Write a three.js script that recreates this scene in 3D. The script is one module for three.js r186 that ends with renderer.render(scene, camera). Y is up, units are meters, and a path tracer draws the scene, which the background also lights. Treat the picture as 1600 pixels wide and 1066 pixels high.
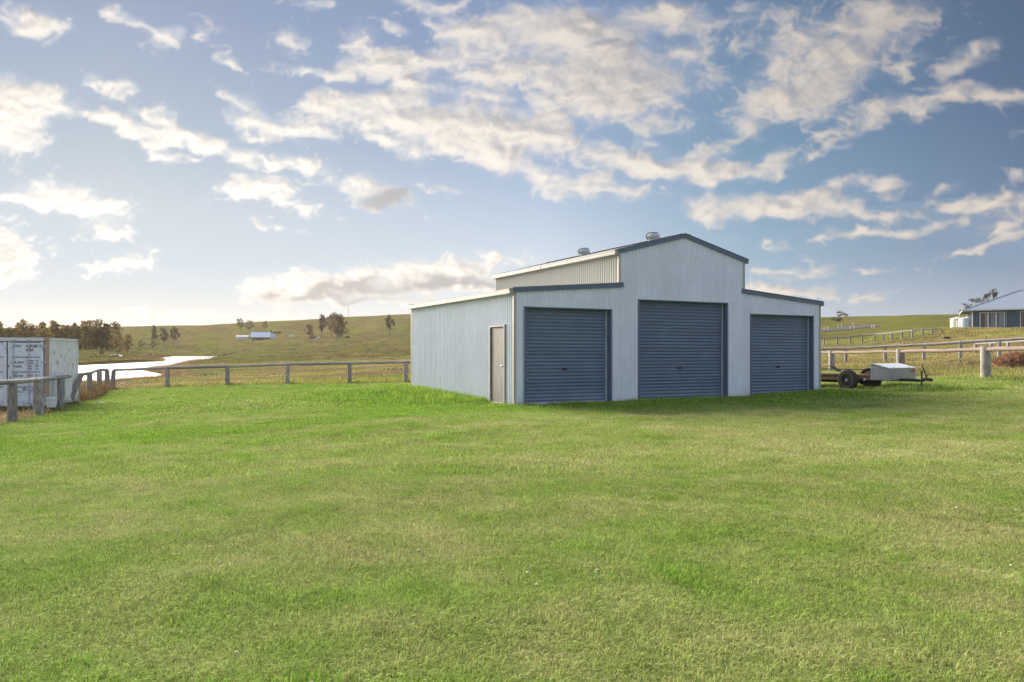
import * as THREE from 'three';
import { mergeGeometries } from 'three/addons/utils/BufferGeometryUtils.js';
import { RoundedBoxGeometry } from 'three/addons/geometries/RoundedBoxGeometry.js';
import { createNoise2D, createNoise3D } from 'simplex-noise';

// ---------------------------------------------------------------- camera, sky, sun, exposure
const scene = new THREE.Scene();
const FOCAL = 1195, CX = 800, CY = 553.5, EYE = 1.31;       // lens in units of a 1600 wide picture; eye height above the shed slab
const camera = new THREE.PerspectiveCamera(2 * Math.atan(533 / FOCAL) * 180 / Math.PI, 1600 / 1066, 0.1, 8000);
camera.position.set(0, EYE, 0);
camera.setViewOffset(1600, 1066, 0, -20.5, 1600, 1066);
const renderer = new THREE.WebGLRenderer({ antialias: true });
renderer.toneMapping = THREE.LinearToneMapping;
renderer.toneMappingExposure = 2.25;
renderer.shadowMap.enabled = true;
const SKY_LEVEL = 0.52;

const SUN_AZ = -44 * Math.PI / 180, SUN_EL = 25 * Math.PI / 180;
const sunDir = new THREE.Vector3(Math.sin(SUN_AZ) * Math.cos(SUN_EL), Math.sin(SUN_EL), -Math.cos(SUN_AZ) * Math.cos(SUN_EL));
const sun = new THREE.DirectionalLight(new THREE.Color(1, 0.91, 0.78), 5);
sun.position.copy(sunDir).multiplyScalar(120);
sun.castShadow = true;
sun.shadow.radius = 80;                                     // a low sun spread wide by thin cloud
sun.shadow.mapSize.set(4096, 4096);
Object.assign(sun.shadow.camera, { left: -70, right: 70, top: 70, bottom: -70, near: 1, far: 300 });
scene.add(sun, sun.target);
scene.fog = new THREE.FogExp2(new THREE.Color(1.0, 0.85, 0.66), 0.00022);

let seedState = 12345;
function rnd() { seedState = (seedState + 0x6d2b79f5) | 0; let t = Math.imul(seedState ^ (seedState >>> 15), 1 | seedState); t = (t + Math.imul(t ^ (t >>> 7), 61 | t)) ^ t; return ((t ^ (t >>> 14)) >>> 0) / 4294967296; }
const rr = (a, b) => a + (b - a) * rnd();
const { clamp, lerp, smoothstep } = THREE.MathUtils;
const n2 = createNoise2D(rnd), n2b = createNoise2D(rnd), n3 = createNoise3D(rnd);
const ss = (a, b, x) => smoothstep(x, a, b);

// ---------------------------------------------------------------- sky: air and broken cloud, computed for every direction
function makeSky() {
  const W = 4096, H = 2048, data = new Float32Array(W * H * 4);
  // clear air, by bearing from the sun (columns) and elevation (rows)
  const AZ = [0, 30, 45, 62, 110, 180], EL = [0, 3, 6, 10, 15, 23, 40, 90];
  const AIR = [
    [[1.15, 1.02, 0.84], [0.78, 0.8, 0.8], [0.62, 0.69, 0.75], [0.57, 0.63, 0.69], [0.42, 0.5, 0.59], [0.28, 0.35, 0.5], [0.16, 0.23, 0.4], [0.15, 0.22, 0.4]],
    [[0.95, 0.9, 0.85], [0.77, 0.79, 0.81], [0.6, 0.68, 0.77], [0.44, 0.55, 0.69], [0.29, 0.4, 0.58], [0.19, 0.28, 0.47], [0.11, 0.18, 0.34], [0.15, 0.22, 0.4]],
    [[0.58, 0.63, 0.7], [0.42, 0.52, 0.63], [0.28, 0.42, 0.55], [0.2, 0.34, 0.49], [0.145, 0.27, 0.42], [0.11, 0.2, 0.34], [0.09, 0.16, 0.28], [0.15, 0.22, 0.4]],
    [[0.38, 0.46, 0.59], [0.26, 0.35, 0.48], [0.145, 0.24, 0.38], [0.095, 0.175, 0.31], [0.072, 0.135, 0.26], [0.056, 0.105, 0.2], [0.07, 0.13, 0.24], [0.15, 0.22, 0.4]],
    [[0.4, 0.44, 0.55], [0.34, 0.4, 0.52], [0.24, 0.33, 0.47], [0.18, 0.27, 0.42], [0.14, 0.22, 0.36], [0.14, 0.23, 0.4], [0.15, 0.23, 0.41], [0.15, 0.22, 0.4]],
    [[0.46, 0.5, 0.64], [0.42, 0.48, 0.64], [0.32, 0.42, 0.6], [0.22, 0.3, 0.44], [0.2, 0.29, 0.45], [0.19, 0.3, 0.52], [0.17, 0.27, 0.5], [0.15, 0.22, 0.4]]];
  const find = (list, x) => { let i = 0; while (i < list.length - 2 && x > list[i + 1]) i++; return [i, clamp((x - list[i]) / (list[i + 1] - list[i]), 0, 1)]; };
  // the cloud banks over the hills: centre (x, y), half sizes, slope in degrees, thickness, darkness of the underside
  const puffs = [];
  const puff = (x, y, rx, ry, turn = 0, k = 1, dark = 0) => puffs.push([x, y, 1 / rx, 1 / ry, Math.cos(turn * Math.PI / 180), Math.sin(turn * Math.PI / 180), k, dark, 2.2 * Math.max(rx, ry)]);
  // far left
  puff(45, 35, 58, 20, 10, 0.95); puff(55, 50, 18, 14, 40, 0.6); puff(15, 150, 70, 32, 20, 1); puff(70, 150, 34, 14, 8, 0.8); puff(15, 205, 46, 42, 12, 1.05); puff(88, 168, 24, 9, 25, 0.55);
  puff(2, 395, 42, 40, 0, 1.15, 0.12); puff(25, 434, 26, 8, 0, 0.75); puff(112, 312, 70, 20, 8, 1); puff(150, 328, 40, 12, 15, 0.75); puff(60, 312, 24, 13, 0, 0.7); puff(5, 310, 24, 12, 0, 0.7);
  puff(170, 362, 44, 12, 5, 0.85); puff(200, 412, 40, 12, 3, 0.85); puff(135, 417, 20, 6, 12, 0.55); puff(90, 385, 18, 8, 25, 0.5); puff(240, 390, 20, 6, 20, 0.45); puff(130, 433, 12, 4, 0, 0.45);
  puff(172, 134, 38, 13, 14, 0.8); puff(178, 20, 14, 12, 40, 0.6); puff(212, 35, 36, 10, 30, 0.55); puff(263, 57, 19, 16, 30, 0.85); puff(235, 82, 13, 8, 20, 0.5); puff(316, 50, 15, 17, 40, 0.5); puff(366, 98, 32, 10, 35, 0.6);
  // the streamers left of the middle
  puff(162, 185, 34, 12, 20, 0.8); puff(208, 208, 42, 14, 28, 0.95); puff(250, 186, 46, 11, 22, 0.85); puff(272, 214, 50, 12, 10, 0.95); puff(322, 226, 38, 11, 10, 0.75); puff(250, 245, 22, 7, 0, 0.65); puff(298, 247, 10, 6, 0, 0.65);
  puff(370, 158, 30, 12, 32, 0.75); puff(384, 190, 34, 11, 12, 0.85); puff(398, 215, 32, 9, 12, 0.75); puff(455, 64, 20, 19, 45, 0.65); puff(475, 202, 52, 17, 3, 1); puff(390, 246, 42, 13, 10, 0.85); puff(472, 258, 46, 11, 6, 0.75); puff(400, 294, 56, 18, 3, 1.1);
  puff(470, 5, 24, 10, 20, 0.5); puff(500, 4, 16, 10, 20, 0.5);
  // the big bank above the shed's left roof
  puff(470, 112, 46, 7, 8, 0.65); puff(548, 112, 32, 14, -12, 0.95); puff(608, 100, 46, 18, -4, 1.1); puff(655, 100, 24, 14, 8, 0.85); puff(641, 133, 36, 15, 0, 1); puff(562, 62, 26, 26, 25, 0.62); puff(488, 162, 28, 14, -30, 0.7); puff(530, 167, 36, 14, 10, 0.85);
  puff(605, 155, 62, 11, 6, 0.9); puff(640, 186, 104, 20, 6, 1.1); puff(745, 192, 84, 22, 7, 1.05); puff(690, 218, 84, 17, 8, 1); puff(600, 222, 32, 10, 15, 0.75); puff(775, 248, 52, 13, 10, 1); puff(800, 212, 66, 24, 2, 0.95); puff(848, 198, 32, 26, 10, 0.95);
  puff(715, 60, 40, 22, 25, 0.65); puff(725, 92, 36, 12, 5, 0.85); puff(738, 120, 34, 11, 8, 0.95); puff(750, 149, 46, 11, 8, 0.95); puff(795, 118, 24, 20, 5, 0.85); puff(790, 66, 34, 28, 30, 0.65); puff(800, 26, 70, 18, -5, 0.6); puff(614, 42, 20, 12, 30, 0.45);
  // the heavy banks on the right
  puff(925, 112, 78, 56, 5, 1.15, 0.04); puff(890, 42, 74, 32, 5, 0.85, 0.03); puff(1005, 130, 60, 44, 10, 0.85, 0.04); puff(920, 162, 48, 22, 10, 0.9); puff(1050, 26, 52, 24, 0, 0.85, 0.04); puff(845, 48, 44, 12, -8, 0.75); puff(822, 112, 38, 16, 0, 0.75); puff(1090, 80, 26, 42, 30, 0.5);
  puff(1230, 84, 40, 54, 30, 0.85); puff(1225, 160, 74, 24, 3, 1.08); puff(1290, 130, 48, 34, -20, 0.8, 0.04); puff(1375, 34, 76, 36, -8, 1.1, 0.04); puff(1330, 100, 46, 26, -10, 0.75, 0.03); puff(1418, 97, 26, 12, -20, 0.65); puff(1412, 120, 20, 9, 0, 0.5); puff(1180, 30, 60, 16, -10, 0.45);
  puff(1375, 172, 40, 16, -18, 0.9); puff(1440, 166, 28, 17, -20, 0.85); puff(1330, 205, 42, 7, -12, 0.6); puff(1170, 192, 34, 16, 0, 0.55); puff(1535, 78, 22, 18, -40, 0.62); puff(1487, 106, 26, 8, -15, 0.6); puff(1565, 150, 46, 13, 5, 0.8); puff(1000, 203, 15, 9, 0, 0.6); puff(1012, 226, 22, 8, 20, 0.6); puff(1310, 226, 20, 7, -15, 0.6);
  // the rows low over the shed
  puff(945, 240, 28, 14, 8, 0.95); puff(1000, 256, 34, 13, 8, 0.9); puff(1040, 264, 48, 15, 6, 1.05); puff(1105, 243, 38, 15, -22, 0.85); puff(1110, 270, 42, 10, 4, 0.9); puff(1142, 262, 22, 7, 0, 0.65); puff(855, 286, 27, 14, 12, 0.9); puff(915, 296, 40, 12, -4, 0.95); puff(975, 299, 28, 12, 0, 0.85); puff(1005, 295, 12, 7, -35, 0.6); puff(1033, 299, 13, 5, 0, 0.6);
  puff(1200, 266, 34, 12, -14, 0.8); puff(1218, 246, 30, 11, -25, 0.65); puff(1102, 332, 36, 16, 8, 1); puff(1165, 321, 62, 15, 0, 1); puff(1240, 326, 60, 16, 2, 1.05); puff(1310, 320, 44, 13, 3, 0.8); puff(1385, 336, 46, 9, 5, 0.85); puff(1310, 288, 38, 11, -18, 0.85); puff(1380, 284, 28, 9, -5, 0.75); puff(1280, 312, 30, 8, -10, 0.6);
  puff(1335, 362, 44, 8, -6, 0.85); puff(1400, 367, 44, 8, 2, 0.85); puff(1460, 355, 50, 6, -10, 0.75); puff(1505, 324, 52, 12, -6, 0.9); puff(1575, 315, 50, 15, -10, 0.85); puff(1578, 348, 42, 12, -18, 0.85); puff(1590, 366, 30, 7, -10, 0.75); puff(1285, 372, 15, 8, -20, 0.65); puff(1212, 387, 24, 5, 5, 0.7); puff(1200, 376, 18, 5, 0, 0.5); puff(1260, 384, 11, 5, 0, 0.45);
  puff(1515, 392, 38, 4, -20, 0.62); puff(1562, 380, 42, 5, -14, 0.55); puff(1365, 423, 24, 5, -4, 0.62); puff(1420, 421, 28, 3, 0, 0.45); puff(1455, 406, 22, 4, -5, 0.45); puff(1355, 468, 34, 8, -20, 0.8); puff(1225, 428, 52, 7, 4, 0.8); puff(1285, 420, 20, 9, 8, 0.65); puff(1265, 405, 15, 4, 0, 0.5); puff(1205, 450, 72, 8, 4, 0.9); puff(1270, 460, 40, 6, 6, 0.65);
  puff(1470, 300, 30, 8, -12, 0.5); puff(1585, 275, 24, 10, -20, 0.45); puff(1590, 210, 20, 10, -20, 0.45);
  // the dark scrap and the bank on the horizon near the sun
  puff(600, 318, 38, 20, 0, 1, 0.6); puff(555, 290, 52, 14, 10, 0.8); puff(634, 304, 22, 9, 10, 0.65, 0.3); puff(480, 330, 46, 12, 10, 0.5); puff(690, 296, 40, 6, 10, 0.35, 0.4); puff(430, 355, 60, 8, 12, 0.4, 0.5);
  puff(450, 442, 66, 16, -10, 0.85); puff(560, 432, 60, 16, -14, 0.9); puff(640, 424, 60, 13, -10, 0.8); puff(740, 416, 70, 15, -8, 0.85); puff(600, 455, 100, 13, -6, 0.9, 0.3); puff(490, 461, 34, 10, -20, 0.95, 0.4); puff(410, 455, 26, 14, 0, 0.8); puff(690, 440, 60, 12, -6, 0.75, 0.15); puff(412, 464, 20, 11, -20, 0.95, 0.4); puff(730, 446, 90, 11, -3, 0.85, 0.25); puff(560, 472, 120, 5, 0, 0.7, 0.4); puff(560, 446, 30, 8, -25, 0.6, 0.5);
  puff(280, 484, 60, 5, 0, 0.5); puff(200, 490, 80, 4, 0, 0.45);
  // scraps between the banks, upper middle and right
  for (let i = 0; i < 60; i++) { const x = lerp(640, 1610, rnd()), y = lerp(-20, 340, rnd() * 0.9), r = lerp(12, 34, rnd()); puff(x, y, r, r * lerp(0.3, 0.6, rnd()), lerp(-25, 15, rnd()), lerp(0.42, 0.66, rnd())); }
  const lowerBound = -60, field = (u, v) => {                // how much cloud stands in that direction, and how dark it is
    let s = 0, d = 0;
    for (const p of puffs) {
      const dx = u - p[0], dy = v - p[1];
      if (dx > p[8] || dx < -p[8] || dy > p[8] || dy < -p[8]) continue;
      const a = (dx * p[4] + dy * p[5]) * p[2], b = (-dx * p[5] + dy * p[4]) * p[3], g = p[6] * Math.exp(-(a * a + b * b) * 0.9);
      s = s + g - 0.35 * s * g; d += g * p[7];
    }
    return [s, d];
  };
  const fbm = (x, y, oct) => { let s = 0, a = 0.5; for (let i = 0; i < oct; i++) { s += a * n2(x, y); x = x * 2.03 + 17.1; y = y * 2.03 - 9.3; a *= 0.53; } return s; };
  const density = (u, v, oct) => {                           // u, v in the plane the camera faces
    const wx = 12 * n2b(u / 80, v / 50) + 3.5 * n2b(u / 26 + 9, v / 18), wy = 7 * n2b(u / 80 + 40, v / 50) + 2.5 * n2b(u / 26 + 70, v / 18);
    const [s, d] = field(u + wx, v + wy);
    if (s < 0.02) return [-1, 0];
    const U = u + 0.4 * v + wx, V = v - 0.15 * u + wy;
    let q = 0.8 * fbm(U / 64, V / 38, oct), am = 0.2, k = 1;
    for (let i = 0; i < 4; i++) { q += am * (0.72 - 2 * Math.abs(n2b(U / 34 * k + 5 * i, V / 23 * k))); k *= 2.1; am *= 0.56; }   // rounded heads
    return [(s * 0.95 - 0.25 + 0.6 * q) * (0.9 + 0.3 * n2b(u / 140 + 3, v / 90)), d];
  };
  const out = [0, 0, 0];
  for (let row = H / 2; row < H; row++) {
    const el = ((row + 0.5) / H - 0.5) * Math.PI, y = Math.sin(el), ce = Math.cos(el), elDeg = el * 180 / Math.PI, [ei, ef] = find(EL, elDeg);
    for (let col = 0; col < W; col++) {
      const th = ((col + 0.5) / W - 0.5) * 2 * Math.PI, x = Math.cos(th) * ce, z = Math.sin(th) * ce;
      let az = Math.abs(Math.atan2(x, -z) + 0.48);       // the brightest air stands a little right of the sun, where the cloud is thin
       if (az > Math.PI) az = 2 * Math.PI - az;
      az *= 180 / Math.PI;
      const [ai, af] = find(AZ, az);
      for (let c = 0; c < 3; c++) out[c] = lerp(lerp(AIR[ai][ei][c], AIR[ai][ei + 1][c], ef), lerp(AIR[ai + 1][ei][c], AIR[ai + 1][ei + 1][c], ef), af);
      { const m = (out[0] + out[1] + out[2]) / 3; for (let c = 0; c < 3; c++) out[c] = lerp(out[c], m, 0.1); }
      const glow = Math.exp(-((az / 24) ** 2) - (elDeg / 1.8) ** 2);      // the brightness round the veiled sun
      out[0] += 0.8 * glow; out[1] += 0.58 * glow; out[2] += 0.28 * glow;
      // inside the view the banks seen in the photograph, elsewhere a broken deck made brighter to light the scene
      let inside = 0, u = 0, v = 0;
      if (z < -0.3) {
        u = CX + FOCAL * x / -z; v = CY - FOCAL * y / -z;
        inside = ss(-260, -90, u) * (1 - ss(1690, 1860, u)) * ss(-190, -70, v);
      }
      let dens = -1, dark = 0, rel = 0;
      if (inside > 0) {
        [dens, dark] = density(u, v, 6);
        if (dens > -0.05) rel = dens - density(u + (170 - u) * 0.018, v + (480 - v) * 0.018 + 3, 6)[0];
      }
      if (inside < 1) {
        const k = 1 / (y + 0.09), px = x * k * 2.6, pz = z * k * 2.6;
        const far = fbm(px + 5, pz * 1.25 + 2, 5) * 0.95 + 0.35 * n2b(px * 0.35 + 3, pz * 0.35) + 0.16;
        dens = lerp(far, dens, inside); dark *= inside;
        if (far > 0 && inside < 0.5) rel = far - fbm(px + 5 + sunDir.x * 0.1, (pz + sunDir.z * 0.1) * 1.25 + 2, 5) * 0.95 - 0.35 * n2b(px * 0.35 + 3, pz * 0.35) - 0.16;
      }
      if (inside > 0) {                                      // the thin veil the thicker cloud hangs in
        const [s, sd] = field(u + 16 * n2b(u / 60, v / 40), v + 9 * n2b(u / 60 + 30, v / 40)), veil = inside * 0.42 * ss(0.12, 0.8, s) * (0.7 + 0.5 * fbm((u + 0.8 * v) / 46, (v - 0.35 * u) / 16, 4)) * (1 - 0.8 * Math.min(1, sd * 2));
        const t = 1 - ss(0, 62, az); if (veil > 0) for (let c = 0; c < 3; c++) out[c] = lerp(out[c], [lerp(0.52, 0.88, t), lerp(0.5, 0.86, t), lerp(0.5, 0.82, t)][c], veil);
      }
      if (dens > 0) {
        const a = 1 - Math.exp(-Math.pow(dens, 1.3) * 3.8), t = 1 - ss(0, 62, az);
        const veil = ss(0.25, 0.9, dens) * 0.08 + Math.min(0.9, dark * 2.1);
        const lit = clamp(0.9 + rel * 0.85 - veil, 0.18, 1.12), alpha = Math.min(1, a) * (0.95 - 0.13 * (1 - t) + 0.08 * n2(u / 40, v / 26)) * ss(0, 1.2, elDeg);
        const near = Math.exp(-((az / 26) ** 2) - (elDeg / 16) ** 2);
        const cl = [lerp(0.68, 0.96, t) + 0.45 * near, lerp(0.6, 0.9, t) + 0.36 * near, lerp(0.52, 0.83, t) + 0.24 * near], sh = [lerp(0.24, 0.27, t) + 0.2 * near, lerp(0.26, 0.28, t) + 0.16 * near, lerp(0.33, 0.32, t) + 0.1 * near];
        if (inside < 1) for (const [c, q] of [0.72, 0.8, 0.91].entries()) cl[c] = lerp(cl[c], Math.max(q, cl[c]), 1 - inside);   // unseen clouds made brighter and bluer, added light for the shed front
        const high = inside > 0 ? 1 - 0.2 * inside * ss(8, 22, elDeg) : 1.5;
        for (let c = 0; c < 3; c++) out[c] = lerp(out[c], lerp(sh[c], cl[c], lit) * high, alpha);
      }
      const o = (row * W + col) * 4;
      for (let c = 0; c < 3; c++) data[o + c] = out[c] * SKY_LEVEL;
      data[o + 3] = 1;
    }
  }
  for (let i = 0; i < W * H / 2; i++) { data[i * 4] = 0.16; data[i * 4 + 1] = 0.16; data[i * 4 + 2] = 0.1; data[i * 4 + 3] = 1; }
  const t = new THREE.DataTexture(data, W, H, THREE.RGBAFormat, THREE.FloatType);
  t.mapping = THREE.EquirectangularReflectionMapping; t.magFilter = THREE.LinearFilter; t.needsUpdate = true;
  return t;
}
scene.background = makeSky();
scene.environment = scene.background;

// ---------------------------------------------------------------- bookkeeping
const used = new Map();
function numbered(name) { const n = used.get(name) ?? 0; used.set(name, n + 1); return n ? name + '_' + String(n).padStart(3, '0') : name; }
function tag(o, label, category, group, kind) { if (label) o.userData.label = label; if (category) o.userData.category = category; if (group) o.userData.group = group; if (kind) o.userData.kind = kind; return o; }
function thing(name, label, category, pos = [0, 0, 0], turn = 0, group) {
  const g = new THREE.Group(); g.name = numbered(name); g.position.set(...pos); g.rotation.y = turn; scene.add(g);
  return tag(g, label, category, group);
}
function part(name, geo, mat, parent) {
  const m = new THREE.Mesh(Array.isArray(geo) ? mergeGeometries(geo.map((g) => { const h = g.index ? g.toNonIndexed() : g; for (const k of Object.keys(h.attributes)) if (!['position', 'normal', 'uv'].includes(k)) h.deleteAttribute(k); return h; })) : geo, mat);
  m.name = name; m.castShadow = m.receiveShadow = true; parent.add(m); return m;
}
function copyOf(o, name, pos, turn, label, scale) {
  const c = o.clone(); c.name = numbered(name); c.position.set(...pos); c.rotation.y = turn; if (scale) c.scale.set(...scale);
  c.userData = { ...o.userData }; if (label) c.userData.label = label; scene.add(c); return c;
}
const box = (w, h, d, x = 0, y = 0, z = 0) => new THREE.BoxGeometry(w, h, d).translate(x, y, z);
const rbox = (w, h, d, r, x = 0, y = 0, z = 0) => new RoundedBoxGeometry(w, h, d, 2, r).translate(x, y, z);
function bar(a, b, r, r2 = r, seg = 8) {                     // a round bar between two points
  const A = new THREE.Vector3(...a), B = new THREE.Vector3(...b), L = A.distanceTo(B), g = new THREE.CylinderGeometry(r2, r, L, seg, 1);
  g.applyQuaternion(new THREE.Quaternion().setFromUnitVectors(new THREE.Vector3(0, 1, 0), B.clone().sub(A).normalize()));
  return g.translate((A.x + B.x) / 2, (A.y + B.y) / 2, (A.z + B.z) / 2);
}
function beam(a, b, w, h, up = [0, 1, 0]) {                   // a square bar between two points
  const A = new THREE.Vector3(...a), B = new THREE.Vector3(...b), d = B.clone().sub(A), L = d.length(); d.normalize();
  const X = new THREE.Vector3().crossVectors(new THREE.Vector3(...up), d).normalize(), Y = new THREE.Vector3().crossVectors(d, X);
  const g = new THREE.BoxGeometry(w, h, L), m = new THREE.Matrix4().makeBasis(X, Y, d);
  m.setPosition(A.add(B).multiplyScalar(0.5)); return g.applyMatrix4(m);
}
function noiseTex(w, h, fn, srgb = true) {
  const d = new Uint8Array(w * h * 4);
  for (let j = 0; j < h; j++) for (let i = 0; i < w; i++) { const c = fn(i / w, j / h), o = (j * w + i) * 4; for (let k = 0; k < 3; k++) d[o + k] = clamp(c[k], 0, 255); d[o + 3] = 255; }
  const t = new THREE.DataTexture(d, w, h); t.wrapS = t.wrapT = THREE.RepeatWrapping; t.magFilter = THREE.LinearFilter; if (srgb) t.colorSpace = THREE.SRGBColorSpace; t.needsUpdate = true; return t;
}
// noise that tiles over the unit square
function tile(noise, u, v, fx, fy, s = 0) { const a = u * Math.PI * 2, b = v * Math.PI * 2; return noise(Math.cos(a) * fx / 6.283 + s, Math.sin(a) * fx / 6.283 + Math.cos(b) * fy / 6.283, Math.sin(b) * fy / 6.283 + s * 0.7); }
const lin = (r, g, b) => new THREE.Color().setRGB(r, g, b);
function std(o) { const m = new THREE.MeshStandardMaterial({ roughness: 0.8, metalness: 0, side: THREE.DoubleSide, ...o }); return m; }

// ---------------------------------------------------------------- lie of the land
const near = [];
const at = (x, z, y) => near.push([x, z, y]);
at(0, 0, -0.25); at(-4, -3, -0.25); at(4, -3, -0.22); at(-8, -3, -0.35); at(8, -4, -0.15); at(0, -6, -0.22); at(0, -10, -0.17); at(-6, -10, -0.3); at(6, -10, -0.08); at(-12, -12, -0.52); at(13, -12, 0.08);
at(0, -18.6, -0.05); at(0.5, -19.2, -0.03); at(5, -21.2, -0.02); at(10, -23.9, -0.0); at(3, -17, -0.1); at(7, -19, -0.03); at(-1.6, -19.4, -0.14); at(-3.5, -20.3, -0.2); at(-1.0, -20.6, 0.04); at(-2.2, -23, 0.15); at(-3.6, -26, 0.2); at(-5.2, -25.6, 0.02); at(-7.5, -24, -0.2); at(-8, -18, -0.32);
at(-14.2, -21.7, -0.65); at(-16.1, -25.2, -0.73); at(-17.6, -29.1, -0.75); at(-19, -34, -0.77); at(-22.7, -42.8, -0.77); at(-12, -19, -0.55); at(-11, -15, -0.48); at(-18, -29, -0.72); at(-22, -31, -0.75); at(-27, -36, -0.9);
at(-19.3, -42.8, -0.54); at(-12.6, -42.8, -0.41); at(-9.1, -42.8, -0.38); at(-6, -42.8, -0.3); at(0, -43, -0.1); at(-10, -30, -0.38); at(-5, -33, -0.12); at(-14, -36, -0.5);
at(11.1, -25.3, 0.2); at(13.5, -25, 0.2); at(17.1, -27.6, 0.385); at(17.3, -34, 0.33); at(17.5, -41.8, 0.32); at(20, -15, 0.25); at(25, -25, 0.5); at(16, -18, 0.22); at(10, -45, 0.3); at(24, -52, 0.52); at(31, -48, 0.95); at(6, -35, 0.2); at(14, -22, 0.17); at(22, -40, 0.45); at(38, -46, 1.3);
function nearHeight(x, z) {
  let s = 1e-9, t = 0;
  for (const p of near) { const d2 = (x - p[0]) ** 2 + (z - p[1]) ** 2, w = Math.exp(-d2 / 7) + 0.004 * Math.exp(-d2 / 90) + 1e-6 / (1 + d2); s += w; t += w * p[2]; }
  return t / s;
}
// ground height along sight lines across the valley: bearing as picture column, then [distance, height]
const lanes = [
  [-900, [[40, -0.9], [60, -1], [110, -0.5], [200, 2], [400, 8], [650, 20], [900, 24], [3500, 22]]],
  [100, [[40, -0.75], [50, -0.88], [60, -0.98], [80, -0.92], [110, -0.5], [150, 0.75], [200, 1.9], [250, 3.2], [400, 9], [650, 23], [900, 26], [3500, 24]]],
  [300, [[40, -0.55], [50, -0.8], [60, -0.95], [120, -0.55], [200, 0], [300, 0.55], [400, 4], [500, 11.5], [650, 25.5], [820, 26], [3500, 24]]],
  [450, [[40, -0.38], [50, -0.5], [60, -0.62], [100, -0.3], [200, 1.2], [300, 4], [450, 10.6], [650, 30], [800, 31], [3500, 26]]],
  [640, [[40, -0.25], [60, -0.1], [100, 0.25], [200, 2.3], [300, 5.6], [450, 13.2], [650, 35], [800, 36], [3500, 28]]],
  [900, [[40, 0], [60, 0.2], [100, 0.8], [200, 4], [300, 8], [450, 16], [600, 27], [800, 28], [3500, 24]]],
  [1290, [[40, 0.3], [50, 0.42], [60, 0.75], [80, 1.4], [110, 2.5], [150, 5], [200, 8], [300, 15.6], [500, 18], [3500, 18]]],
  [1450, [[40, 0.4], [50, 0.7], [60, 1.0], [80, 1.9], [110, 3.6], [130, 4.9], [200, 9.6], [300, 16.4], [500, 19], [3500, 18]]],
  [1600, [[40, 0.8], [50, 1.05], [60, 1.35], [80, 2.6], [100, 4.5], [116, 4.75], [130, 4.9], [200, 9.5], [300, 17.6], [500, 20], [3500, 18]]],
  [2600, [[40, 1], [60, 1.6], [80, 2.8], [100, 4.3], [200, 10], [300, 18], [500, 20], [3500, 18]]]];
for (const lane of lanes) {                                    // slopes for a curve that does not overshoot
  const p = lane[1], n = p.length, d = [], m = [];
  for (let i = 0; i < n - 1; i++) d.push((p[i + 1][1] - p[i][1]) / (p[i + 1][0] - p[i][0]));
  for (let i = 0; i < n; i++) m.push(i === 0 ? d[0] : i === n - 1 ? 0 : d[i - 1] * d[i] <= 0 ? 0 : 2 * d[i - 1] * d[i] / (d[i - 1] + d[i]));
  lane.push(m);
}
function alongLane([, p, m], D) {
  if (D <= p[0][0]) return p[0][1];
  if (D >= p[p.length - 1][0]) return p[p.length - 1][1];
  let i = 0; while (D > p[i + 1][0]) i++;
  const h = p[i + 1][0] - p[i][0], t = (D - p[i][0]) / h, t2 = t * t, t3 = t2 * t;
  return (2 * t3 - 3 * t2 + 1) * p[i][1] + (t3 - 2 * t2 + t) * h * m[i] + (-2 * t3 + 3 * t2) * p[i + 1][1] + (t3 - t2) * h * m[i + 1];
}
function farHeight(x, z) {
  const D = Math.max(1, -z), u = clamp(CX + FOCAL * x / D, -900, 2600);
  let i = 0; while (i < lanes.length - 2 && u > lanes[i + 1][0]) i++;
  const t = clamp((u - lanes[i][0]) / (lanes[i + 1][0] - lanes[i][0]), 0, 1);
  return lerp(alongLane(lanes[i], D), alongLane(lanes[i + 1], D), t * t * (3 - 2 * t));
}
// the farm dam: shoreline points as seen, laid on its water level
const waterLevel = (D) => -0.87 + (D - 60) * 0.00575;
const damShape = [];
{ const shore = (u, v) => { const D = 2.525 / ((v - CY) / FOCAL + 0.00575); damShape.push([(u - CX) / FOCAL * D, -D]); };
  shore(-40, 575); shore(60, 573.5); shore(123, 571); shore(180, 568.2); shore(225, 565.8); shore(254, 564.6); shore(257, 562.6); shore(243, 561); shore(252, 558.7); shore(268, 557); shore(310, 556.7); shore(340, 557); shore(358, 557.7); shore(335, 560); shore(300, 564); shore(284, 567); shore(272, 571); shore(240, 575); shore(226, 579); shore(246, 583.5); shore(258, 585.3); shore(271, 587); shore(250, 590); shore(215, 594); shore(185, 596.7); shore(160, 598.5); shore(60, 601); shore(-40, 602); }
function damDistance(x, z) {                                  // negative inside the water
  let inside = false, best = 1e9;
  for (let i = 0, j = damShape.length - 1; i < damShape.length; j = i++) {
    const [ax, az] = damShape[i], [bx, bz] = damShape[j];
    if ((az > z) !== (bz > z) && x < (bx - ax) * (z - az) / (bz - az) + ax) inside = !inside;
    const dx = bx - ax, dz = bz - az, t = clamp(((x - ax) * dx + (z - az) * dz) / (dx * dx + dz * dz), 0, 1);
    best = Math.min(best, Math.hypot(x - ax - dx * t, z - az - dz * t));
  }
  return inside ? -best : best;
}
const P0 = new THREE.Vector3(0.05, 0, -19.3), PHI = 0.476, SHED_W = 10.975, SHED_D = 7.59;
function shedLocal(x, z) { const dx = x - P0.x, dz = z - P0.z; return [dx * Math.cos(PHI) - dz * Math.sin(PHI), dx * Math.sin(PHI) + dz * Math.cos(PHI)]; }   // along the front, towards the camera
const HOUSE = { x: 62.5, z: -104, y: 4.72 };
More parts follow.
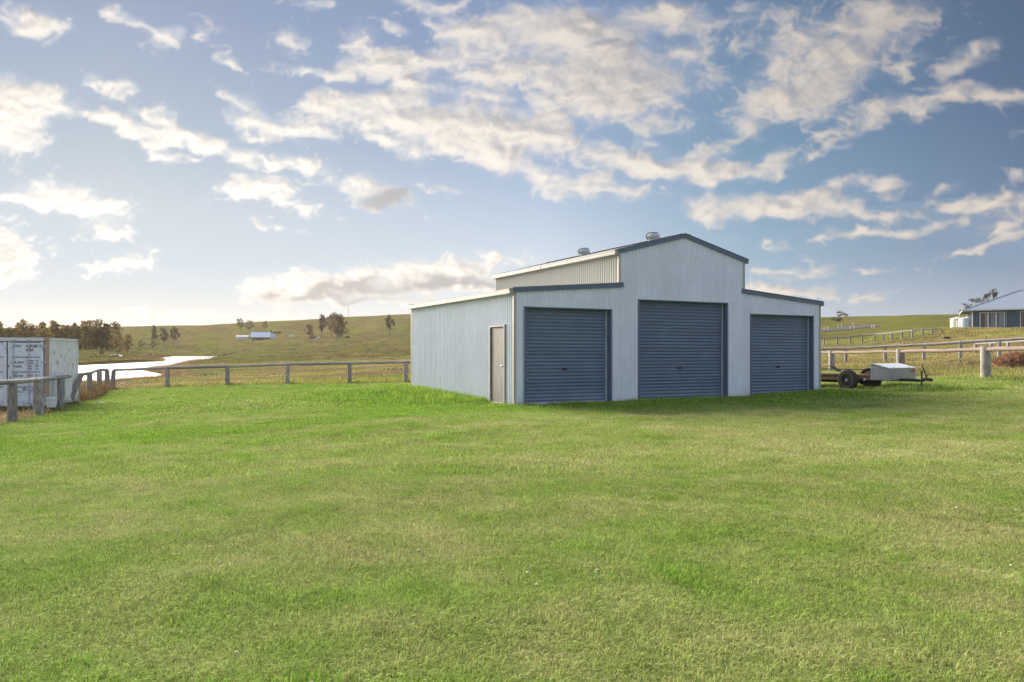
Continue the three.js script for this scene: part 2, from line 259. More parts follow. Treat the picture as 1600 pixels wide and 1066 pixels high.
function ground(x, z) {
  const D = -z, w = ss(44, 62, Math.hypot(x * 0.8, z));
  let y = w < 1 ? nearHeight(x, z) : 0;
  if (w > 0) y = lerp(y, farHeight(x, z), w);
  const far = ss(30, 200, D);
  y += 0.018 * n2(x / 1.9, z / 1.9) + 0.03 * n2(x / 5 + 7, z / 5) * (0.4 + far) + far * (0.25 * n2(x / 38, z / 38) + 0.8 * ss(250, 500, D) * n2(x / 110 + 3, z / 110));
  if (D > 45 && D < 340 && x < 0) {
    const s = damDistance(x, z), lvl = waterLevel(D);
    const bank = lvl + (s < 0 ? -0.5 * ss(0, 3, -s) : Math.min(0.012 * s + 0.03, 0.5));
    y = s < 0 ? Math.min(y, bank) : lerp(Math.max(y, bank), y, ss(0, 60, s));
  }
  const px = Math.max(0, HOUSE.x - 3.5 - x, x - HOUSE.x - 26), pz = Math.max(0, HOUSE.z - 12 - z, z - HOUSE.z - 2.5);
  y = lerp(HOUSE.y, y, ss(0, 7, Math.hypot(px, pz)));
  const [s, f] = shedLocal(x, z);                              // the slab: the ground stays under the floor inside the walls
  if (s > 0.3 && s < SHED_W - 0.3 && f < -0.3 && f > -SHED_D + 0.3) y = Math.min(y, -0.12);
  return y;
}
// a point on the ground seen at that place, and one at a given distance
function place(u, v, from = 4) {
  const dx = (u - CX) / FOCAL, dy = (CY - v) / FOCAL;
  let D = from, last = from;
  for (; D < 1500; last = D, D *= 1.01) if (ground(dx * D, -D) > EYE + dy * D) break;
  for (let i = 0; i < 18; i++) { const m = (last + D) / 2; if (ground(dx * m, -m) > EYE + dy * m) D = m; else last = m; }
  return new THREE.Vector3(dx * D, ground(dx * D, -D), -D);
}
const placeD = (u, D) => { const x = (u - CX) / FOCAL * D; return new THREE.Vector3(x, ground(x, -D), -D); };

// fences' lines, wanted early because the mown lawn ends there
const cornerPost = [-22.67, -42.8], leftA = [-14.18, -21.7];
function beyondFence(x, z) {                                   // metres past the lawn's edge, negative on the lawn
  const dx = cornerPost[0] - leftA[0], dz = cornerPost[1] - leftA[1], L = Math.hypot(dx, dz);
  const left = ((x - leftA[0]) * dz - (z - leftA[1]) * dx) / L;        // positive on the container's side
  const back = -z - 42.6 - Math.max(0, x + 6) * 0.12, right = x - 17.2;
  return Math.max(left, back, right);
}
function lush(x, z) {                                          // 0 dry and straw-coloured, 1 deep green
  const [s, f] = shedLocal(x, z), D = -z;
  let l = 0.55 + 0.21 * n2(x / 3.3, z / 2.1) + 0.22 * n2(x / 1.1 + 5, z / 0.8) + 0.12 * n2b(x / 7, z / 4);
  l += 0.22 * ss(2, 9, -x) * ss(5, 10, D) - 0.12 * ss(-1, 5, x) * (1 - ss(12, 22, D));
  const side = Math.max(0, -s) * (f < 1 && f > -SHED_D - 1 ? 1 : 9), front = f > 0 && s > -3 && s < SHED_W + 2 ? f : 9;
  l += 0.75 * (1 - ss(1.5, 5, side)) * (s < 0.2 && f < 1 ? 1 : 0) + 0.42 * (1 - ss(0.8, 3.2, front));
  l += 0.3 * (1 - ss(0, 3, Math.abs(D - 16.5 - 0.2 * x))) * (1 - ss(-4, -1, x));
  if (n2(x / 0.9 + 60, z / 0.7) > 0.84) l += 0.35;
  return clamp(l, 0, 1.15);
}
const cGreen = lin(0.31, 0.43, 0.09), cDry = lin(0.485, 0.495, 0.215), cLush = lin(0.24, 0.42, 0.05);
function grassColor(l, out) { return l < 0.7 ? out.copy(cDry).lerp(cGreen, l / 0.7) : out.copy(cGreen).lerp(cLush, Math.min(1, (l - 0.7) / 0.4)); }
const pGreen = lin(0.19, 0.22, 0.06), pTan = lin(0.33, 0.27, 0.125), pBrown = lin(0.23, 0.175, 0.1), pLime = lin(0.27, 0.31, 0.05);
function groundColor(x, z, out) {
  const D = -z, b = beyondFence(x, z);
  const past = new THREE.Color().copy(pTan).lerp(pGreen, clamp(0.62 + 0.6 * n2(x / 26, z / 13 + 9) + 0.35 * n2(x / 9, z / 6) + 0.4 * n2(x / 70 + 4, z / 9), 0, 1)).multiplyScalar(1 + 0.3 * n2(x / 15 + 2, z / 5) + 0.16 * n2b(x / 45, z / 10));
  past.lerp(pTan, 0.45 * ss(380, 640, D)).lerp(pBrown, 0.5 * ss(0.25, 0.6, n2(x / 90 + 12, z / 14)) * ss(90, 160, D));  // distant slope turned tan: golden sun flare put into its colour
  past.lerp(pBrown, 0.85 * ss(0.05, 0.6, n2(x / 26 + 30, z / 15) + 0.4 * n2(x / 7, z / 6 + 8))).lerp(pLime, 0.8 * ss(0.3, 0.75, n2b(x / 30, z / 14)));
  if (x > 5) past.lerp(pLime, 0.25).lerp(pTan, 0.35 * ss(30, 60, D) * (1 - ss(70, 110, D)));
  if (x < 0 && D > 45 && D < 340) { const s = damDistance(x, z); past.lerp(lin(0.2, 0.14, 0.08), 0.7 * (1 - ss(0, 5, Math.max(0, s)))); }
  grassColor(lush(x, z) * 0.9, out).multiplyScalar(0.6);
  out.lerp(lin(0.1, 0.065, 0.04), 0.85 * (1 - ss(0.8, 2.2, Math.hypot((x - 10.9) * 0.7, z + 25.6))));  // bare soil at the trailer, with the shade beneath it in the colour
  out.lerp(past, ss(-0.4, 0.5, b));
  if (b > -1.2 && b < 0.4 && x < 0) out.lerp(pBrown, 0.5 * (1 - ss(0, 1, Math.abs(b + 0.3))));
  return out;
}
// one sheet from underfoot to the horizon
{
  const rings = [], sectors = [];
  for (let r = 0.6; r < 3400; r *= r < 60 ? 1.018 : 1.022) rings.push(r);
  for (let a = -Math.PI; a < Math.PI - 1e-6;) { sectors.push(a); a += Math.abs(a) < 0.75 ? 0.0042 : 0.05; }
  const nS = sectors.length, pos = [0, ground(0, 0), 0], col = [], uv = [0, 0], idx = [], c = new THREE.Color();
  groundColor(0, 0, c).toArray(col, 0);
  for (const r of rings) for (const a of sectors) {
    const x = Math.sin(a) * r, z = -Math.cos(a) * r;
    pos.push(x, ground(x, z), z); uv.push(x / 2.6, z / 2.6); groundColor(x, z, c); col.push(c.r, c.g, c.b);
  }
  for (let j = 0; j < nS; j++) idx.push(0, 1 + (j + 1) % nS, 1 + j);
  for (let i = 0; i < rings.length - 1; i++) for (let j = 0; j < nS; j++) {
    const a = 1 + i * nS + j, b = 1 + i * nS + (j + 1) % nS, d = a + nS, e = b + nS;
    idx.push(a, b, e, a, e, d);
  }
  const g = new THREE.BufferGeometry();
  g.setAttribute('position', new THREE.Float32BufferAttribute(pos, 3)); g.setAttribute('uv', new THREE.Float32BufferAttribute(uv, 2)); g.setAttribute('color', new THREE.Float32BufferAttribute(col, 3));
  g.setIndex(idx); g.computeVertexNormals();
  const speckle = (u, v) => { const k = 190 + 26 * tile(n3, u, v, 26, 26) + 24 * tile(n3, u, v, 70, 70, 3) + 40 * (rnd() - 0.5); return [k + 8 * tile(n3, u, v, 12, 12, 9), k, k * 0.97]; };
  const map = noiseTex(512, 512, speckle), bump = noiseTex(512, 512, (u, v) => { const k = 128 + 60 * tile(n3, u, v, 60, 60, 5) + 60 * tile(n3, u, v, 18, 18, 6); return [k, k, k]; }, false);
  const m = part('pasture_ground', g, new THREE.MeshPhysicalMaterial({ vertexColors: true, map, bumpMap: bump, bumpScale: 0.06, roughness: 1, specularIntensity: 0 }), scene);
  tag(m, 'green lawn running into rolling tan and green pasture hills', 'ground', null, 'structure');
}
// water of the dam
{
  const shape = new THREE.Shape(damShape.map(([x, z]) => new THREE.Vector2(x, z))), g = new THREE.ShapeGeometry(shape, 1), p = g.attributes.position;
  for (let i = 0; i < p.count; i++) { const x = p.getX(i), z = p.getY(i); p.setXYZ(i, x, waterLevel(-z), z); g.attributes.uv.setXY(i, x / 4, z / 4); }
  g.computeVertexNormals();
  const ripple = noiseTex(256, 256, (u, v) => { const k = 128 + 70 * tile(n3, u, v, 16, 26, 2) + 45 * tile(n3, u, v, 40, 60, 4); return [k, k, k]; }, false);
  const m = part('water', g, std({ color: lin(0.03, 0.035, 0.03), roughness: 0.3, bumpMap: ripple, bumpScale: 1.2 }), scene);
  tag(m, 'bright farm dam reflecting the low sun behind the left fence', 'water', null, 'structure');
}

// ---------------------------------------------------------------- the shed
const dirt = noiseTex(256, 256, (u, v) => { const k = 246 + 4 * tile(n3, u, v, 5, 3, 11) + 3 * tile(n3, u, v, 40, 6, 12); return [k, k, k]; });
const sheetMats = [0, 1, 2].map((i) => std({ color: lin(0.79, 0.825, 0.92).multiplyScalar([1, 0.97, 1.025][i]), roughness: 0.42, map: dirt, metalness: 0.05, vertexColors: true }));
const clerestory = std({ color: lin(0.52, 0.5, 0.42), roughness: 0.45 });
const creamTrim = std({ color: lin(0.43, 0.385, 0.32), roughness: 0.4 });
const slate = std({ color: lin(0.1, 0.145, 0.215), roughness: 0.4 });
const doorBlue = [0, 1].map((i) => std({ color: lin(0.118, 0.172, 0.255).multiplyScalar(i ? 0.94 : 1), roughness: 0.36, map: dirt, vertexColors: true }));
const steel = std({ color: lin(0.6, 0.61, 0.62), roughness: 0.35, metalness: 0.8 });
const darkMetal = std({ color: lin(0.03, 0.03, 0.034), roughness: 0.5, metalness: 0.3 });
// corrugated sheet between a and b along x, standing from low(x) to high(x), ribs towards +z
function corrugated(a, b, low, high, pitch = 0.109, depth = 0.026, per = 8) {
  const n = Math.max(2, Math.ceil((b - a) / pitch * per)), pos = [], nor = [], uv = [], idx = [], col = [], foot = low(a) < 0.05 && high(a) > 1.5, R = foot ? 4 : 2;
  for (let i = 0; i <= n; i++) {
    const x = a + (b - a) * i / n, ph = 2 * Math.PI * x / pitch, z = depth / 2 * Math.cos(ph), slope = -depth / 2 * Math.sin(ph) * 2 * Math.PI / pitch, l = Math.hypot(1, slope), y0 = low(x), y1 = high(x);
    const mud = 0.6 + 0.4 * n2(x * 1.7, a) + 0.3 * n2(x * 7, 3);                 // rain-splashed earth along the foot of the sheet
    for (const [y, m] of foot ? [[y0, 0.26], [y0 + 0.07, 0.17], [y0 + 0.16 + 0.2 * Math.abs(n2(x * 0.9, 8)), 0.03], [y1, 0]] : [[y0, 0], [y1, 0]]) { pos.push(x, y, z); nor.push(-slope / l, 0, 1 / l); uv.push(x / 1.9, y / 2.3); const k = m * mud; col.push(1 - k, 1 - k * 1.15, 1 - k * 1.5); }
    if (i) for (let r = 0; r < R - 1; r++) { const k = i * R + r; idx.push(k - R, k, k + 1, k - R, k + 1, k + 1 - R); }
  }
  const g = new THREE.BufferGeometry();
  g.setAttribute('position', new THREE.Float32BufferAttribute(pos, 3)); g.setAttribute('normal', new THREE.Float32BufferAttribute(nor, 3)); g.setAttribute('uv', new THREE.Float32BufferAttribute(uv, 2)); g.setAttribute('color', new THREE.Float32BufferAttribute(col, 3)); g.setIndex(idx);
  return g;
}
{
  const W1 = 3.21, W2 = 4.545, W = SHED_W, D = SHED_D, H1 = 2.912, H2 = 3.162, H3 = 4.094, H4 = 4.661, FLOOR = -0.25;
  const shed = thing('metal_shed', 'pale blue-grey corrugated barn shed with three dark roller doors', 'shed', P0.toArray(), PHI);
  const doors = [[0.328, 2.933, 2.5], [3.898, 7.06, 2.8], [8.025, 10.634, 2.5]];
  const top = (s) => s < W1 ? lerp(H1, H2, s / W1) : s <= W1 + W2 ? lerp(H4, H3, Math.abs(s - W1 - W2 / 2) / (W2 / 2)) : lerp(H2, H1, (s - W1 - W2) / W1);
  // front wall, sheet by sheet, cut round the doorways
  const cuts = new Set([0, W1, W1 + W2, W]);
  for (let s = 0.762; s < W; s += 0.762) cuts.add(s);
  for (const d of doors) { cuts.add(d[0]); cuts.add(d[1]); }
  const edge = [...cuts].sort((a, b) => a - b).filter((s, i, l) => i === 0 || s - l[i - 1] > 0.03);
  for (let i = 0; i < edge.length - 1; i++) {
    const a = edge[i], b = edge[i + 1], mid = (a + b) / 2, d = doors.find((q) => mid > q[0] - 0.02 && mid < q[1] + 0.02);
    const t = (s) => top(clamp(s, a + 1e-4, b - 1e-4));
    part('wall_sheet', corrugated(a, b, () => (d ? d[2] : 0.014), t), sheetMats[(i * 7) % 3], shed);
  }
  // side wall with the small door, sheets set on the left face (local x runs into the depth)
  const PD0 = 0.449, PD1 = 1.344, PDH = 2.07;
  const side = [0];
  for (let s = 0.762; s < D; s += 0.762) side.push(s);
  side.push(PD0, PD1, D); side.sort((a, b) => a - b);
  for (let i = 0; i < side.length - 1; i++) {
    const a = side[i], b = side[i + 1], mid = (a + b) / 2, open = mid > PD0 && mid < PD1;
    part('wall_sheet', corrugated(a, b, () => (open ? PDH : 0.014), () => H1).rotateY(Math.PI / 2), sheetMats[(i * 5 + 1) % 3], shed);
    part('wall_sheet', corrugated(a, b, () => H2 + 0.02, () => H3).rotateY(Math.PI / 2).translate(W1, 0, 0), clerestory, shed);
    part('wall_sheet', corrugated(a, b, () => H2 + 0.02, () => H3).rotateY(Math.PI / 2).translate(W1 + W2, 0, 0), sheetMats[i % 3], shed);
    part('wall_sheet', corrugated(a, b, () => 0.014, () => H1).rotateY(Math.PI / 2).translate(W, 0, 0), sheetMats[(i + 1) % 3], shed);
  }
  part('back_wall', [corrugated(0, W1, () => 0.014, (s) => top(Math.min(s, W1 - 1e-4))), corrugated(W1, W1 + W2, () => 0.014, (s) => top(clamp(s, W1 + 1e-4, W1 + W2))), corrugated(W1 + W2, W, () => 0.014, (s) => top(Math.max(s, W1 + W2 + 1e-4)))].map((g) => g.translate(0, 0, -D)), sheetMats[0], shed);
  part('floor_slab', box(W + 0.1, 0.3, D + 0.1, W / 2, -0.138, -D / 2), std({ color: lin(0.35, 0.34, 0.32) }), shed);
  // roofs: corrugated, ribs down the slope
  const roofMat = std({ color: lin(0.24, 0.26, 0.28), roughness: 0.4, metalness: 0.15 });
  const roof = (s0, y0, s1, y1) => {
    const L = Math.hypot(s1 - s0, y1 - y0), g = corrugated(-0.06, D + 0.06, () => 0, () => L, 0.076, 0.017, 6);   // x into depth, y up the slope
    const m = new THREE.Matrix4().makeBasis(new THREE.Vector3(0, 0, -1), new THREE.Vector3((s1 - s0) / L, (y1 - y0) / L, 0), new THREE.Vector3((y1 - y0) / L, -(s1 - s0) / L, 0));
    m.setPosition(s0, y0, 0); return part('roof', g.applyMatrix4(m), roofMat, shed);
  };
  const mid = W1 + W2 / 2;
  roof(-0.09, H1 + 0.055, W1 - 0.012, H2 + 0.062); roof(W1 - 0.09, H3 + 0.05, mid - 0.01, H4 + 0.066); roof(W1 + W2 + 0.09, H3 + 0.05, mid + 0.01, H4 + 0.066); roof(W + 0.09, H1 + 0.055, W1 + W2 + 0.012, H2 + 0.062);
  part('ridge_cap', [beam([mid - 0.1, H4 + 0.066, 0.07], [mid - 0.1, H4 + 0.066, -D - 0.07], 0.2, 0.006).rotateZ(0), beam([mid + 0.1, H4 + 0.066, 0.07], [mid + 0.1, H4 + 0.066, -D - 0.07], 0.2, 0.006)], roofMat, shed);
  // barge boards along the gable ends
  const barge = (s0, y0, s1, y1) => { for (const z of [0.032, -D - 0.032]) {
    part('barge_board', [beam([s0, y0, z], [s1, y1, z], 0.036, 0.12), beam([s0, y0 + 0.064, z - Math.sign(z + 1) * 0.03], [s1, y1 + 0.064, z - Math.sign(z + 1) * 0.03], 0.1, 0.008)], slate, shed); } };
  barge(-0.03, H1 + 0.022, W1 + 0.13, H2 + 0.034); barge(W1 - 0.03, H3 + 0.012, mid, H4 + 0.028); barge(mid, H4 + 0.028, W1 + W2 + 0.12, H3 - 0.006); barge(W1 + W2 - 0.11, H2 + 0.034, W + 0.1, H1 + 0.014);
  // gutters along the eaves, in two lengths each, with a bead on the front lip
  const gutter = (s, y, dir) => { for (const [z0, z1] of [[0.03, -4.1], [-4.105, -D - 0.05]]) {
    const gs = [box(0.005, 0.105, z0 - z1, s + dir * 0.13, y - 0.0525, (z0 + z1) / 2), box(0.13, 0.005, z0 - z1, s + dir * 0.065, y - 0.105, (z0 + z1) / 2), box(0.022, 0.022, z0 - z1, s + dir * 0.136, y - 0.004, (z0 + z1) / 2), box(0.016, 0.014, z0 - z1, s + dir * 0.133, y - 0.07, (z0 + z1) / 2), box(0.13, 0.105, 0.005, s + dir * 0.064, y - 0.05, z0 - 0.002)];
    part('gutter', gs, creamTrim, shed); }
    part('gutter_joiner', box(0.03, 0.125, 0.05, s + dir * 0.13, y - 0.05, -4.1), creamTrim, shed); };
  gutter(-0.012, H1 + 0.035, -1); gutter(W1 - 0.012, H3 + 0.03, -1); gutter(W1 + W2 + 0.012, H3 + 0.03, 1); gutter(W + 0.012, H1 + 0.035, 1);
  // flashings: corners, wall feet, aprons
  const cornerAt = (s, y0, y1, dir) => { part('corner_flashing', [box(0.06, y1 - y0, 0.006, s + dir * -0.018, (y0 + y1) / 2, 0.013), box(0.006, y1 - y0, 0.075, s + dir * 0.013, (y0 + y1) / 2, -0.022)], creamTrim, shed); };
  cornerAt(0, 0.016, H1 - 0.04, -1); cornerAt(W, 0.016, H1 - 0.04, 1); cornerAt(W1, H2 + 0.1, H3 - 0.05, -1); cornerAt(W1 + W2, H2 + 0.1, H3 - 0.05, 1);
  part('corner_flashing', [box(0.006, H1 - 0.08, 0.06, -0.013, H1 / 2 - 0.02, -D + 0.025)], creamTrim, shed);
  part('apron_flashing', [beam([W1 - 0.06, H2 + 0.075, 0], [W1 - 0.06, H2 + 0.075, -D], 0.13, 0.006)], creamTrim, shed);
  // rows of fasteners, too small to pick apart
  const screws = [], screw = new THREE.CylinderGeometry(0.008, 0.008, 0.008, 6).rotateX(Math.PI / 2);
  for (const y of [0.35, 1.25, 2.15, 2.72, 3.4, 3.95]) for (let s = 0.076; s < W; s += 0.152) { if (y > top(s) - 0.08 || doors.some((d) => s > d[0] - 0.02 && s < d[1] + 0.02 && y < d[2] + 0.03)) continue; screws.push(screw.clone().translate(s, y, 0.011)); }
  tag(part('screw_row', screws, std({ color: lin(0.42, 0.44, 0.46), roughness: 0.5 }), shed), null, null, null, 'stuff');

  // roller doors: ribbed curtain in side guides, set back behind slate flashings
  for (const [k, [s0, s1, h]] of doors.entries()) {
    const rd = new THREE.Group(); rd.name = 'roller_door'; rd.position.set(s0, 0, 0); shed.add(rd);
    const w = s1 - s0, set = -0.15, RIB = 0.0925;
    const prof = (y) => { const t = ((y / RIB) % 1 + 1) % 1; return 0.013 * (t < 0.62 ? Math.sin(Math.PI * Math.min(1, Math.min(t, 0.62 - t) / 0.14) / 2) : 0); };
    const pos = [], uv = [], idx = [], col = [], cols = 10, rows = Math.round((h - 0.04) / RIB * 14);
    for (let i = 0; i <= rows; i++) for (let j = 0; j <= cols; j++) {
      const y = 0.055 + (h - 0.03) * i / rows, x = 0.06 + (w - 0.14) * j / cols;
      pos.push(x, y, set + prof(y) + 0.004 * n2(x * 1.3 + k * 9, Math.floor(y / 0.74) * 3.1) + 0.002 * n2(x * 2, y * 1.5 + k)); uv.push(x / 3 + k * 0.3, y / 3);
      { const tone = 1 + 0.09 * n2(Math.floor(y / RIB) * 1.7, k * 5) + 0.05 * n2(x * 1.5 + k, y * 2), dust = 0.5 * (1 - ss(0.05, 0.5, y)) * (0.6 + 0.4 * n2(x * 2, k + 3)) + 0.12 * ss(0.4, 0.8, n2(x * 1.3 + 9 * k, y * 1.1)); col.push(tone * (1 + dust), tone * (1 + dust * 0.85), tone * (1 + dust * 0.6)); }
      if (i && j) { const a = i * (cols + 1) + j; idx.push(a - cols - 2, a - cols - 1, a, a - cols - 2, a, a - 1); }
    }
    const g = new THREE.BufferGeometry();
    g.setAttribute('position', new THREE.Float32BufferAttribute(pos, 3)); g.setAttribute('uv', new THREE.Float32BufferAttribute(uv, 2)); g.setAttribute('color', new THREE.Float32BufferAttribute(col, 3)); g.setIndex(idx); g.computeVertexNormals();
    part('curtain', g, doorBlue[k % 2], rd);
    part('bottom_rail', rbox(w - 0.13, 0.05, 0.03, 0.006, w / 2 - 0.01, 0.03, set + 0.01), std({ color: lin(0.5, 0.53, 0.55), roughness: 0.4 }), rd);
    for (const x of [0.03, w - 0.045]) part('guide_rail', [box(0.05, h, 0.008, x, h / 2, set + 0.026), box(0.006, h, 0.05, x + (x < 1 ? 0.025 : -0.025), h / 2, set + 0.01)], std({ color: lin(0.38, 0.46, 0.5), roughness: 0.4 }), rd);
    for (const [x, d] of [[0, 1], [w, -1]]) part('door_flashing', [box(0.055, h + 0.03, 0.006, x + d * 0.01 - d * 0.03, h / 2 + 0.015, 0.016), box(0.006, h + 0.02, 0.17, x + d * 0.004, h / 2 + 0.01, -0.069)], slate, rd);
    part('door_flashing', [box(w + 0.09, 0.02, 0.006, w / 2, h + 0.012, 0.019), box(w, 0.006, 0.17, w / 2, h + 0.006, -0.066)], slate, rd);
    part('handle', [rbox(0.17, 0.05, 0.012, 0.005, w * 0.485, 0.925, set + 0.024), bar([w * 0.485, 0.925, set + 0.02], [w * 0.485, 0.925, set + 0.06], 0.014), rbox(0.1, 0.02, 0.016, 0.006, w * 0.485, 0.925, set + 0.064)], darkMetal, rd);
    part('lock', new THREE.CylinderGeometry(0.013, 0.013, 0.012, 12).rotateX(Math.PI / 2).translate(w * 0.485 + 0.06, 0.93, set + 0.036), steel, rd);
    if (k === 0) for (const y of [1.35, 1.05, 0.93, 0.66]) part('paint_chip', box(0.024, 0.016, 0.002, 0.13, y, set + 0.0145), std({ color: lin(0.7, 0.72, 0.72) }), rd);
    part('door_track_hood', box(w, 0.25, 0.006, w / 2, h + 0.13, set - 0.06), darkMetal, rd);
  }
  // the small side door: frame, brown-grey leaf, knob, hinges; lies on the left face
  {
    const sd = new THREE.Group(); sd.name = 'side_door'; shed.add(sd);
    const zc = -(PD0 + PD1) / 2, wD = PD1 - PD0, frame = std({ color: lin(0.34, 0.32, 0.3), roughness: 0.5 });
    part('door_frame', [box(0.1, PDH, 0.04, -0.0, PDH / 2, -PD0 - 0.02), box(0.1, PDH, 0.04, 0, PDH / 2, -PD1 + 0.02), box(0.1, 0.045, wD - 0.08, 0, PDH - 0.0225, zc), box(0.11, 0.012, wD + 0.04, -0.002, PDH + 0.004, zc)], frame, sd);
    const grain = noiseTex(128, 128, (u, v) => { const k = 205 + 16 * tile(n3, u, v, 4, 3, 21) + 12 * tile(n3, u, v, 30, 20, 22) - 22 * ss(0.8, 1, 1 - v); return [k + 3, k, k - 4]; });
    part('door_leaf', rbox(0.035, PDH - 0.09, wD - 0.09, 0.004, 0.01, PDH / 2 - 0.02, zc), std({ color: lin(0.29, 0.265, 0.235), roughness: 0.55, map: grain }), sd);
    part('threshold', box(0.12, 0.025, wD - 0.09, -0.005, 0.03, zc), std({ color: lin(0.6, 0.58, 0.52), roughness: 0.5 }), sd);
    part('door_knob', [new THREE.SphereGeometry(0.03, 16, 12).translate(-0.06, 1.0, -PD0 - 0.115), bar([-0.06, 1.0, -PD0 - 0.115], [0, 1.0, -PD0 - 0.115], 0.012), new THREE.CylinderGeometry(0.033, 0.033, 0.006, 16).rotateZ(Math.PI / 2).translate(-0.01, 1.0, -PD0 - 0.115)], std({ color: lin(0.75, 0.72, 0.66), metalness: 0.9, roughness: 0.2 }), sd);
    for (const y of [0.3, 1.02, 1.75]) part('hinge', box(0.012, 0.1, 0.018, -0.014, y, -PD1 + 0.05), steel, sd);
    part('room_side', box(0.006, PDH, wD + 0.1, 0.08, PDH / 2, zc), darkMetal, sd);
  }
  // two turbine ventilators on the ridge
  for (const d of [1.46, 5.3]) {
    const v = new THREE.Group(); v.name = 'roof_ventilator'; v.position.set(mid, H4 - 0.01, -d); shed.add(v);
    const galv = std({ color: lin(0.55, 0.58, 0.62), roughness: 0.6, metalness: 0.1 });
    part('throat', new THREE.CylinderGeometry(0.15, 0.17, 0.16, 20).translate(0, 0.02, 0), galv, v);
    const blades = [];
    for (let i = 0; i < 22; i++) {                             // curved vanes bowed out from rim to rim
      const pts = [], a = i / 22 * Math.PI * 2; const pos = [], idx = [];
      for (let j = 0; j <= 6; j++) { const t = j / 6, r = 0.15 + 0.07 * Math.sin(Math.PI * t), y = 0.1 + 0.23 * t, tw = a + 0.5 * Math.sin(Math.PI * t); for (const w of [0, 0.3]) { const rr2 = r - (w ? 0.025 : 0); pos.push(Math.cos(tw + w) * rr2, y, Math.sin(tw + w) * rr2); } if (j) { const k = j * 2; idx.push(k - 2, k, k + 1, k - 2, k + 1, k - 1); } }
      const g = new THREE.BufferGeometry(); g.setAttribute('position', new THREE.Float32BufferAttribute(pos, 3)); g.setAttribute('uv', new THREE.Float32BufferAttribute(new Float32Array(pos.length / 3 * 2), 2)); g.setIndex(idx); g.computeVertexNormals(); blades.push(g);
    }
    part('turbine', blades, galv, v);
    part('vent_cap', new THREE.LatheGeometry([[0, 0.355], [0.08, 0.35], [0.15, 0.335], [0.165, 0.322], [0.0, 0.32]].map((p) => new THREE.Vector2(...p)), 24), galv, v);
  }
}

// ---------------------------------------------------------------- weathered timber fences
const woodTex = noiseTex(128, 256, (u, v) => {
  const k = 182 + 26 * tile(n3, u, v, 26, 3, 31) + 26 * tile(n3, u, v, 60, 6, 32) + 18 * tile(n3, u, v, 6, 4, 33) - 50 * ss(0.55, 0.9, tile(n3, u, v, 34, 2, 34));
  return [k + 4, k, k - 3];
});
const woods = [lin(0.72, 0.68, 0.69), lin(0.6, 0.58, 0.61), lin(0.78, 0.73, 0.7), lin(0.55, 0.51, 0.51)].map((color) => std({ color, map: woodTex, bumpMap: woodTex, bumpScale: 0.008, roughness: 0.95 }));
const browns = [lin(0.47, 0.37, 0.31), lin(0.4, 0.33, 0.29), lin(0.5, 0.41, 0.34)].map((color) => std({ color, map: woodTex, bumpMap: woodTex, bumpScale: 0.008, roughness: 0.95 }));
function postGeo(r, h, seg = 12) {                             // a split log set on end: uneven round, chamfered head, foot below ground
  const g = new THREE.CylinderGeometry(r, r * 1.06, h + 0.4, seg, 6).translate(0, h / 2 - 0.2, 0), p = g.attributes.position, s = rr(0, 90);
  for (let i = 0; i < p.count; i++) { const x = p.getX(i), y = p.getY(i), z = p.getZ(i), a = Math.atan2(z, x), k = (1 + 0.07 * n3(Math.cos(a) * 1.2 + s, Math.sin(a) * 1.2, y * 0.8)) * (y > h - 0.01 ? 0.93 : 1); p.setXYZ(i, x * k + 0.012 * n2(s, y), y + (y > h - 0.01 ? 0.012 * n2(x * 9 + s, z * 9) : 0), z * k); }
  g.computeVertexNormals(); return g;
}
function railGeo(a, b, r, seg = 10) {                          // a slightly crooked round rail
  const g = new THREE.CylinderGeometry(r, r, 1, seg, 9), p = g.attributes.position, s = rr(0, 90), A = new THREE.Vector3(...a), B = new THREE.Vector3(...b), L = A.distanceTo(B);
  for (let i = 0; i < p.count; i++) { const t = p.getY(i) + 0.5, x = p.getX(i), z = p.getZ(i), k = 1 + 0.1 * n2(s, t * 3) + 0.05 * n3(x * 9, z * 9 + s, t * 4); p.setXYZ(i, x * k + 0.018 * n2(s + 5, t * 2.2) * 4 * t * (1 - t), (t - 0.5) * L, z * k + 0.018 * n2(s + 9, t * 2.2) * 4 * t * (1 - t)); }
  g.computeVertexNormals();
  g.applyQuaternion(new THREE.Quaternion().setFromUnitVectors(new THREE.Vector3(0, 1, 0), B.clone().sub(A).normalize()));
  return g.translate((A.x + B.x) / 2, (A.y + B.y) / 2, (A.z + B.z) / 2);
}
// posts: [x, y of the foot, z, height, radius]; the rail rides the post heads (over) or runs between them, drop metres down
function fence(name, label, posts, { rail = 0.075, drop = 0, mats = woods, railMats = mats, over = true, group } = {}) {
  const o = posts[0], f = thing(name, label, 'fence', [o[0], o[1], o[2]], 0, group);
  const top = (p) => [p[0] - o[0], p[1] - o[1] + p[3] - drop, p[2] - o[2]];
  posts.forEach((p, i) => {
    const m = part('post', postGeo(p[4], p[3] - (over ? rail * 0.9 : 0)), mats[(i * 5 + posts.length) % mats.length], f);
    m.position.set(p[0] - o[0], p[1] - o[1], p[2] - o[2]); m.rotation.set(rr(-0.025, 0.025), rr(0, 6), rr(-0.025, 0.025) + (p[5] ?? 0));
    if (i < posts.length - 1) {
      const a = top(p), b = top(posts[i + 1]), dx = b[0] - a[0], dz = b[2] - a[2], L = Math.hypot(dx, dz), e = over ? 0.03 : p[4] * -0.6;
      part('rail', railGeo([a[0] - dx / L * e * (i % 2 ? 1 : -1), a[1] - rail * (over ? 0.6 : 0), a[2] - dz / L * e * (i % 2 ? 1 : -1)], [b[0], b[1] - rail * (over ? 0.6 : 0), b[2]], rail * rr(0.9, 1.08)), railMats[(i * 3) % railMats.length], f);
    }
  });
  return f;
}
const leftLine = [];
